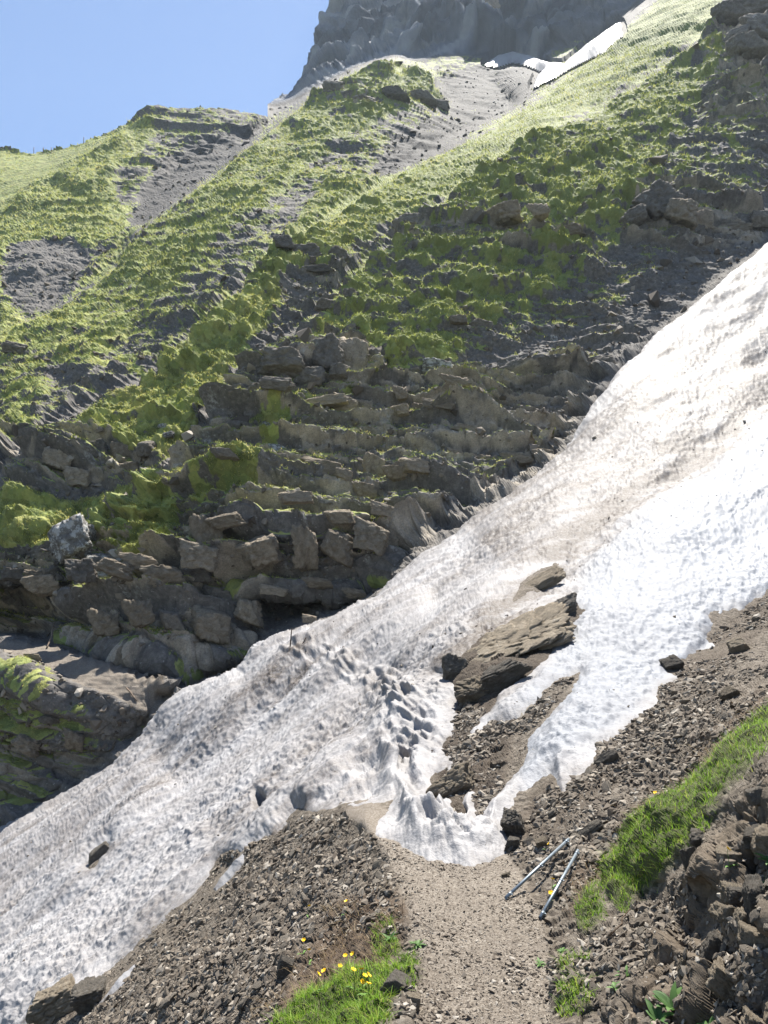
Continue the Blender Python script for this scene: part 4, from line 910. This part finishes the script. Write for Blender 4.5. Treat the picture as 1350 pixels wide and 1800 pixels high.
# ------------------------------------------------------------------ grass
def blades(name, base, nrm, hgt, wid, lean, tint, mat, segs=2, up=.6, camw=None):
    """One mesh of tapering, bending blades."""
    n = len(base); d = nrm*(1-up)+np.array([0, 0, up]); d /= np.linalg.norm(d, axis=1)[:, None]
    a = r3.uniform(0, 2*math.pi, n); h = np.stack([np.cos(a), np.sin(a), np.zeros(n)], 1)
    side = np.stack([-np.sin(a+r3.normal(size=n)*.6), np.cos(a), np.zeros(n)], 1); side /= np.linalg.norm(side, axis=1)[:, None]+1e-9
    rows = []
    for k in range(segs+1):
        t = k/segs; c = base+d*(hgt*t)[:, None]+h*(hgt*lean*t*t)[:, None]-np.array([0, 0, 1])*(hgt*lean*.35*t*t)[:, None]
        w = wid*(1-t*.92)*.5; rows.append(c-side*w[:, None]); rows.append(c+side*w[:, None])
    Vv = np.stack(rows, 1).reshape(-1, 3); m = 2*(segs+1); o = np.arange(n)*m
    Ff = np.concatenate([np.stack([o+2*k, o+2*k+1, o+2*k+3, o+2*k+2], 1) for k in range(segs)])
    return link(name, mesh_np(name, Vv, Ff, [mat], dict(tint=np.repeat(tint, m))))
MAT_BLADE = blade_mat('meadow_grass', [(0, (.07, .13, .012)), (.45, (.15, .28, .022)), (.8, (.25, .39, .04)), (1, (.38, .40, .10))], .5)
MAT_DRY = blade_mat('dry_grass', [(0, (.09, .055, .03)), (.5, (.20, .135, .07)), (1, (.34, .27, .15))], .3)
MAT_TUS = blade_mat('tussock_grass', [(0, (.13, .155, .035)), (.45, (.285, .325, .078)), (.8, (.43, .44, .115)), (1, (.54, .48, .17))], .42)
def sample_zone(Zn, n, x0, x1, y0, y1, zpow=1.5, zref=5):
    X = r3.uniform(x0, x1, n); Y = r3.uniform(y0, y1, n)
    k = (r3.random(n) < np.clip(zs(Zn, X, Y)+.9*fbm(base_point(X, Y), .22, 3, .8, 51)*(zs(Zn, X, Y) < .93), 0, 1)*(zs(Zn, X, Y) > .04)*np.clip((depth(X, Y)/zref)**zpow, .1, 1)) & (~inside(PATH, X, Y)); return X[k], Y[k]
X, Y = sample_zone(G_near, 210000, 480, 1500, 1150, 1850, 1.3, 4.6)
bp, bn = surf(X, Y); k = len(X); clump = .5+.5*perlin(bp/.12, 3)
right = (X > 850)
blades('grass', bp-bn*.01, bn, (.018+.046*r3.random(k))*(1+.9*np.clip(clump-.4, 0, 1)), .0025+.0035*r3.random(k), .2+1.1*r3.random(k), np.clip(.15+.45*clump+.45*(r3.random(k) < .1)+.25*r3.normal(size=k)+.1, 0, 1), MAT_BLADE, 3, .85)
bpy.data.objects['grass']['kind'] = 'stuff'
X, Y = sample_zone(G_dry, 30000, 420, 1450, 1150, 1850, 1.3, 4.6)
bp, bn = surf(X, Y); k = len(X); kk = perlin(bp/.22, 5) > .05; bp, bn = bp[kk], bn[kk]; k = len(bp)
blades('dry_grass', bp-bn*.01, bn, .03+.09*r3.random(k), .0025+.003*r3.random(k), .4+1.0*r3.random(k), r3.random(k), MAT_DRY, 2, .35)['kind'] = 'stuff'
# tussocks on the hillside
hx = r3.uniform(-40, 1390, 240000); hy = r3.uniform(90, 1330, 240000); m = (hy < np.interp(hx, ex, ey)-3) & (hy > np.interp(hx, sx, sy)+2); hx, hy = hx[m], hy[m]
gv = cgrass[np.searchsorted(AY, hy), np.searchsorted(AX, hx)]; gv2 = zs(smoothgrass, hx, hy)
m = r3.random(len(hx)) < np.clip(gv*1.3-.3, 0, 1)*(1-.75*gv2); hx, hy = hx[m], hy[m]
tp, tn = surf(hx, hy); tz = (tp-CAM)@FW; m = tz < 175; tp, tn, tz = tp[m], tn[m], tz[m]
NBL = 4; rep = np.repeat(np.arange(len(tp)), NBL); kt = len(rep); sz = np.clip((tz/40)**.8, .6, 3.2)
sh_ = cshr[np.searchsorted(AY, hy), np.searchsorted(AX, hx)][m]
tv = np.clip(.56+.55*perlin(tp/3.0, 6)+.35*perlin(tp/1.0, 7)+.16*r3.normal(size=len(tp))-.28*sh_*(.6+.8*perlin(tp/1.6, 8)), 0, 1)
jitter = r3.normal(size=(kt, 3))*(.06*sz[rep])[:, None]
blades('hillside_grass', tp[rep]+jitter-tn[rep]*.03, tn[rep], (.05+.08*r3.random(kt))*sz[rep], (.020+.020*r3.random(kt))*sz[rep], .3+.9*r3.random(kt), np.clip(tv[rep]+.15*r3.normal(size=kt), 0, 1), MAT_TUS, 1, .55)['kind'] = 'stuff'

# ------------------------------------------------------------------ small plants
MAT_PETAL = plain('yellow_petal', (.85, .52, .015), .5, 0, 60, .12); MAT_STEM = plain('green_stem', (.07, .15, .02), .6); MAT_LEAF = blade_mat('broad_leaf', [(0, (.05, .11, .03)), (1, (.12, .22, .06))], .3)
def tube(path, rads, seg=8, cap=True):
    path = [Vector(q) for q in path]; Vv, Ff = [], []
    for i, q in enumerate(path):
        t = (path[min(i+1, len(path)-1)]-path[max(i-1, 0)]).normalized(); a = t.orthogonal().normalized(); b = t.cross(a)
        if i and (a.dot(pa) < .5): a = (pa-t*pa.dot(t)).normalized(); b = t.cross(a)
        pa = a
        for k in range(seg):
            w = 2*math.pi*k/seg; Vv.append(q+(a*math.cos(w)+b*math.sin(w))*rads[i])
    for i in range(len(path)-1):
        for k in range(seg):
            Ff.append((i*seg+k, i*seg+(k+1) % seg, (i+1)*seg+(k+1) % seg, (i+1)*seg+k))
    return Vv, Ff
def pmesh(name, v, f, mat, smooth=True):
    me = bpy.data.meshes.new(name); me.from_pydata([tuple(q) for q in v], [], f); me.materials.append(mat); me.update()
    for q in me.polygons: q.use_smooth = smooth
    return me
def leaf_geo(L, w, curl=.4):
    v, f = [], []
    for i in range(6):
        t = i/5; y = L*t; zz_ = L*(.55*t-curl*t*t); ww = w*math.sin(math.pi*min(1, .12+t*.88))**.8*.5+.0004
        v += [(-ww, y, zz_+ww*.35), (0, y, zz_), (ww, y, zz_+ww*.35)]
    for i in range(5):
        a = i*3; f += [(a, a+1, a+4, a+3), (a+1, a+2, a+5, a+4)]
    return v, f
def flower_head():
    v, f = [], []
    for k in range(6):
        w = k*math.pi/3; ca, sa = math.cos(w), math.sin(w); o = len(v)
        for (r_, ww, h_) in ((.001, .002, 0), (.006, .0055, .003), (.0115, .0045, .0065), (.0135, .001, .0072)):
            for sgn in (-1, 1): v.append((ca*r_-sa*ww*sgn, sa*r_+ca*ww*sgn, h_+.0006*(k % 2)))
        for i in range(3): f.append((o+2*i, o+2*i+1, o+2*i+3, o+2*i+2))
    o = len(v)
    for k in range(8): v.append((math.cos(k*math.pi/4)*.0035, math.sin(k*math.pi/4)*.0035, .0035))
    v.append((0, 0, .0055)); f += [(o+k, o+(k+1) % 8, o+8) for k in range(8)]
    return v, f
ST_V, ST_F = tube([(0, 0, 0), (.003, .002, .03), (.002, .006, .06), (-.002, .007, .085)], [.0016, .0014, .0012, .001], 6)
ME_STEM = pmesh('stem', ST_V, ST_F, MAT_STEM); ME_HEAD = pmesh('flower_head', *flower_head(), MAT_PETAL); ME_LEAF = pmesh('leaf', *leaf_geo(.045, .012), MAT_STEM)
def wildflower(px, py, label, group=None, s=1.0, tall=1.0):
    pt, n = surf(px, py); root = empty('wildflower', Vector(pt)); tag(root, label, 'flower', group)
    root.rotation_euler = (0, 0, ri.uniform(0, 6)); root.scale = (s, s, s)
    a = link('stem', ME_STEM, root); a.scale = (1, 1, tall)
    b = link('flower_head', ME_HEAD, root); b.location = (-.002, .007, .085*tall); b.rotation_euler = (ri.uniform(.3, .9), ri.uniform(-.4, .4), 0)
    for k in range(2):
        c = link('leaf', ME_LEAF, root); c.rotation_euler = (0, 0, k*2.6+.5); c.location = (0, 0, .004)
for px, py in ((643,1750),(647,1758),(640,1764),(631,1757),(656,1762),(577,1760),(571,1765),(660,1786)):
    wildflower(px, py, "yellow wildflower blooming in the bright grass left of the path", 'yellow flowers in the grass by the path', 1.0)
for px, py in ((619,1706),(607,1708),(595,1722)):
    wildflower(px, py, "pale yellow wildflower at the top edge of the grass clump by the path", 'pale flowers above the grass clump', .9)
for px, py in ((533,1680),(540,1688),(610,1614),(541,1612)):
    wildflower(px, py, "yellow wildflower growing in dry grass on the scree slope", 'flowers on the scree slope', .9)
wildflower(1268, 1512, "orange-yellow flower alone on the shaded rock bank", None, .85)
wildflower(971, 1556, "upper yellow flower between the two pipes", None, 1.0, .6)
wildflower(966, 1582, "lower yellow flower close beside the lower pipe", None, 1.2, .6)
wildflower(966, 1505, "small yellow flower just above the upper pipe", None, .9, .6)
wildflower(1157, 1422, "yellow flower in the upper part of the grassy bank", None, .9)
def leafy(px, py, label, nl=8, L=.07, w=.022, seed=0):
    pt, n = surf(px, py); root = empty('leafy_plant', Vector(pt)); tag(root, label, 'plant'); r_ = random.Random(seed)
    root.rotation_euler = Vector(n).lerp(Vector((0, 0, 1)), .6).to_track_quat('Z', 'Y').to_euler()
    for k in range(nl):
        ll = L*r_.uniform(.7, 1.2); v, f = leaf_geo(ll, w*r_.uniform(.8, 1.2), r_.uniform(.2, .7)); me = pmesh('leaf', v, f, MAT_LEAF)
        at = me.attributes.new('tint', 'FLOAT', 'POINT'); at.data.foreach_set('value', [r_.random()]*len(v))
        o = link('leaf', me, root); o.rotation_euler = (r_.uniform(-.1, .5), 0, k*2.4+r_.uniform(-.3, .3))
leafy(1180, 1772, "blue-green leafy plant in the shadow at the foot of the rock bank", 10, .08, .03, 1)
leafy(1212, 1792, "bright green broad leaf plant at the bottom edge under the rock bank", 7, .08, .03, 2)
leafy(1155, 1795, "low dark leafy plant just left of the broad leaf plant", 8, .07, .026, 3)
leafy(1098, 1712, "pale glaucous seedling on the gravel beside the shadow", 6, .045, .014, 4)
leafy(1090, 1745, "small leafy seedling below the glaucous one", 7, .04, .014, 5)
leafy(1326, 1518, "yellow-green sprig high on the shaded rock bank", 8, .06, .02, 6)
leafy(1340, 1490, "leafy tuft above the sprig on the rock bank", 9, .06, .016, 7)
leafy(950, 1698, "dark rosette at the path's right edge", 9, .035, .01, 8)
leafy(985, 1668, "small rosette at the path's edge under the grass sod", 9, .035, .01, 9)
leafy(735, 1662, "grey-green leafy cushion at the path's left edge", 12, .045, .015, 10)
leafy(685, 1652, "bright leafy cushion among stones left of the path", 14, .045, .015, 11)

# ------------------------------------------------------------------ pipes, stakes, sticks, fence posts
MAT_GALV = plain('galvanised_steel', (.20, .235, .265), .45, .6, 30, .2); MAT_WOOD = plain('weathered_wood', (.20, .15, .11), .85, 0, 25, .3); MAT_RUST = plain('dark_stake', (.07, .05, .04), .7, .2, 30, .3)
def hollow(path, ro, ri_, seg=14):
    v, f = tube(path, [ro]*len(path), seg); v2, f2 = tube(path, [ri_]*len(path), seg); o = len(v)
    f = f+[tuple(o+i for i in reversed(q)) for q in f2]; L = (len(path)-1)*seg
    for k in range(seg):
        k2 = (k+1) % seg; f += [(k2, k, o+k, o+k2), (L+k, L+k2, o+L+k2, o+L+k)]
    return v+v2, f
def pipe(a, b, h0, h1, label, rad=.0095):
    A, B = Vector(surf(*a)[0])+Vector((0, 0, h0)), Vector(surf(*b)[0])+Vector((0, 0, h1)); L = (B-A).length
    root = empty('steel_pipe', A); root.rotation_euler = (B-A).to_track_quat('Y', 'Z').to_euler(); tag(root, label, 'pipe')
    v, f = hollow([(0, 0, 0), (0, L*.5, 0), (0, L, 0)], rad, rad*.8); link('tube', pmesh('tube', v, f, MAT_GALV), root)
    for t in (.06, .52, .955):
        v, f = hollow([(0, L*t-.012, 0), (0, L*t+.012, 0)], rad*1.07, rad*1.01); link('collar', pmesh('collar', v, f, MAT_GALV), root)
        v, f = hollow([(rad*1.1+.005, L*t-.002, -.002), (rad*1.1+.005, L*t+.002, .002)], .006, .0035, 12); link('ring', pmesh('ring', v, f, MAT_GALV), root)
pipe((889,1583), (1003,1492), .012, .04, "bluish grey steel pipe lying uphill, the upper and longer of two beside the path")
pipe((949,1615), (1020,1517), .012, .03, "bright grey steel pipe with small rings, the lower of two beside the path")
def rod(name, A, B, r0, r1, mat, label, cat, group=None, bend=.02):
    A, B = Vector(A), Vector(B); d = B-A; o = d.orthogonal().normalized()*d.length*bend
    q = [A, A+d*.33+o, A+d*.66-o*.4, B]; v, f = tube([x-A for x in q], [r0, r0*.8+r1*.2, r0*.4+r1*.6, r1], 8); n = len(v)
    f += [tuple(range(8))[::-1], tuple(range(n-8, n))]
    ob = link(name, pmesh(name, v, f, mat)); ob.location = A; return tag(ob, label, cat, group)
def above(px0, py0, px1, py1, pt):            # end point of an upright seen at that bearing, same distance
    zc = float(np.dot(np.array(pt)-CAM, FW)); return Vector(CAM+ray(px1, py1)*zc)
b = Vector(snow_surf(521, 1160)); rod('snow_stake', b-Vector((0, 0, .2)), above(0, 0, 513, 1104, b), .016, .013, MAT_RUST, "taller thin dark stake standing in the snow where the footprints end", 'stake', None, .004)
b = Vector(snow_surf(533, 1160)); rod('snow_stake', b-Vector((0, 0, .2)), above(0, 0, 538, 1120, b), .015, .012, MAT_RUST, "shorter dark stake leaning right in the snow beside the taller one", 'stake', None, .004)
a_, _ = surf(222, 1217); b_, _ = surf(241, 1235); rod('stick', Vector(a_)+Vector((0, 0, .12)), Vector(b_)+Vector((0, 0, .05)), .025, .02, MAT_WOOD, "pale wooden stick lying on the far path", 'stick')
a_, _ = surf(85, 1140); b_, _ = surf(112, 1112); rod('stick', Vector(a_)+Vector((0, -.1, .05)), Vector(b_)+Vector((0, -.3, .3)), .03, .02, MAT_WOOD, "long branch propped against the rock in the far path's shadow", 'stick')
a_, _ = surf(1070, 1650); b_, _ = surf(1098, 1600); rod('dry_stalk', Vector(a_)+Vector((0, 0, .02)), Vector(b_)+Vector((0, -.05, .06)), .003, .0015, MAT_DRY, "pale dry stalk curving across the hollow under the grassy bank", 'stalk', None, .12)
for px, py in ((30,268),(46,270),(60,272),(76,272),(90,270)):
    g_, _ = surf(px, py); t_ = Vector(g_)+Vector((ri.uniform(-.1, .1), 0, 1.35*ri.uniform(.8, 1.15))); rod('fence_post', Vector(g_)-Vector((0, 0, .6)), t_, .075, .055, MAT_WOOD, "tiny dark fence post standing on the low left end of the skyline", 'fence post', 'fence posts along the skyline', .01)
g_, _ = surf(148, 256); rod('fence_post', Vector(g_)-Vector((0, 0, .6)), Vector(g_)+Vector((0, 0, 1.5)), .075, .055, MAT_WOOD, "lone fence post on the skyline right of the other posts", 'fence post', None, .01)

# ------------------------------------------------------------------ mountain air
bm = bmesh.new(); bmesh.ops.create_cube(bm, size=1); me = bpy.data.meshes.new('haze'); bm.to_mesh(me); bm.free()
hz_ = link('haze', me); hz_.scale = (700, 520, 390); hz_.location = (30, 200, 165); tag(hz_, kind='stuff')
hm = bpy.data.materials.new('mountain_air'); hm.use_nodes = True; hm.node_tree.nodes.remove(hm.node_tree.nodes['Principled BSDF'])
pv = hm.node_tree.nodes.new('ShaderNodeVolumePrincipled'); pv.inputs['Color'].default_value = (.70, .84, 1, 1); pv.inputs['Density'].default_value = .00016; pv.inputs['Anisotropy'].default_value = .35
hm.node_tree.links.new(pv.outputs[0], hm.node_tree.nodes['Material Output'].inputs['Volume']); me.materials.append(hm)
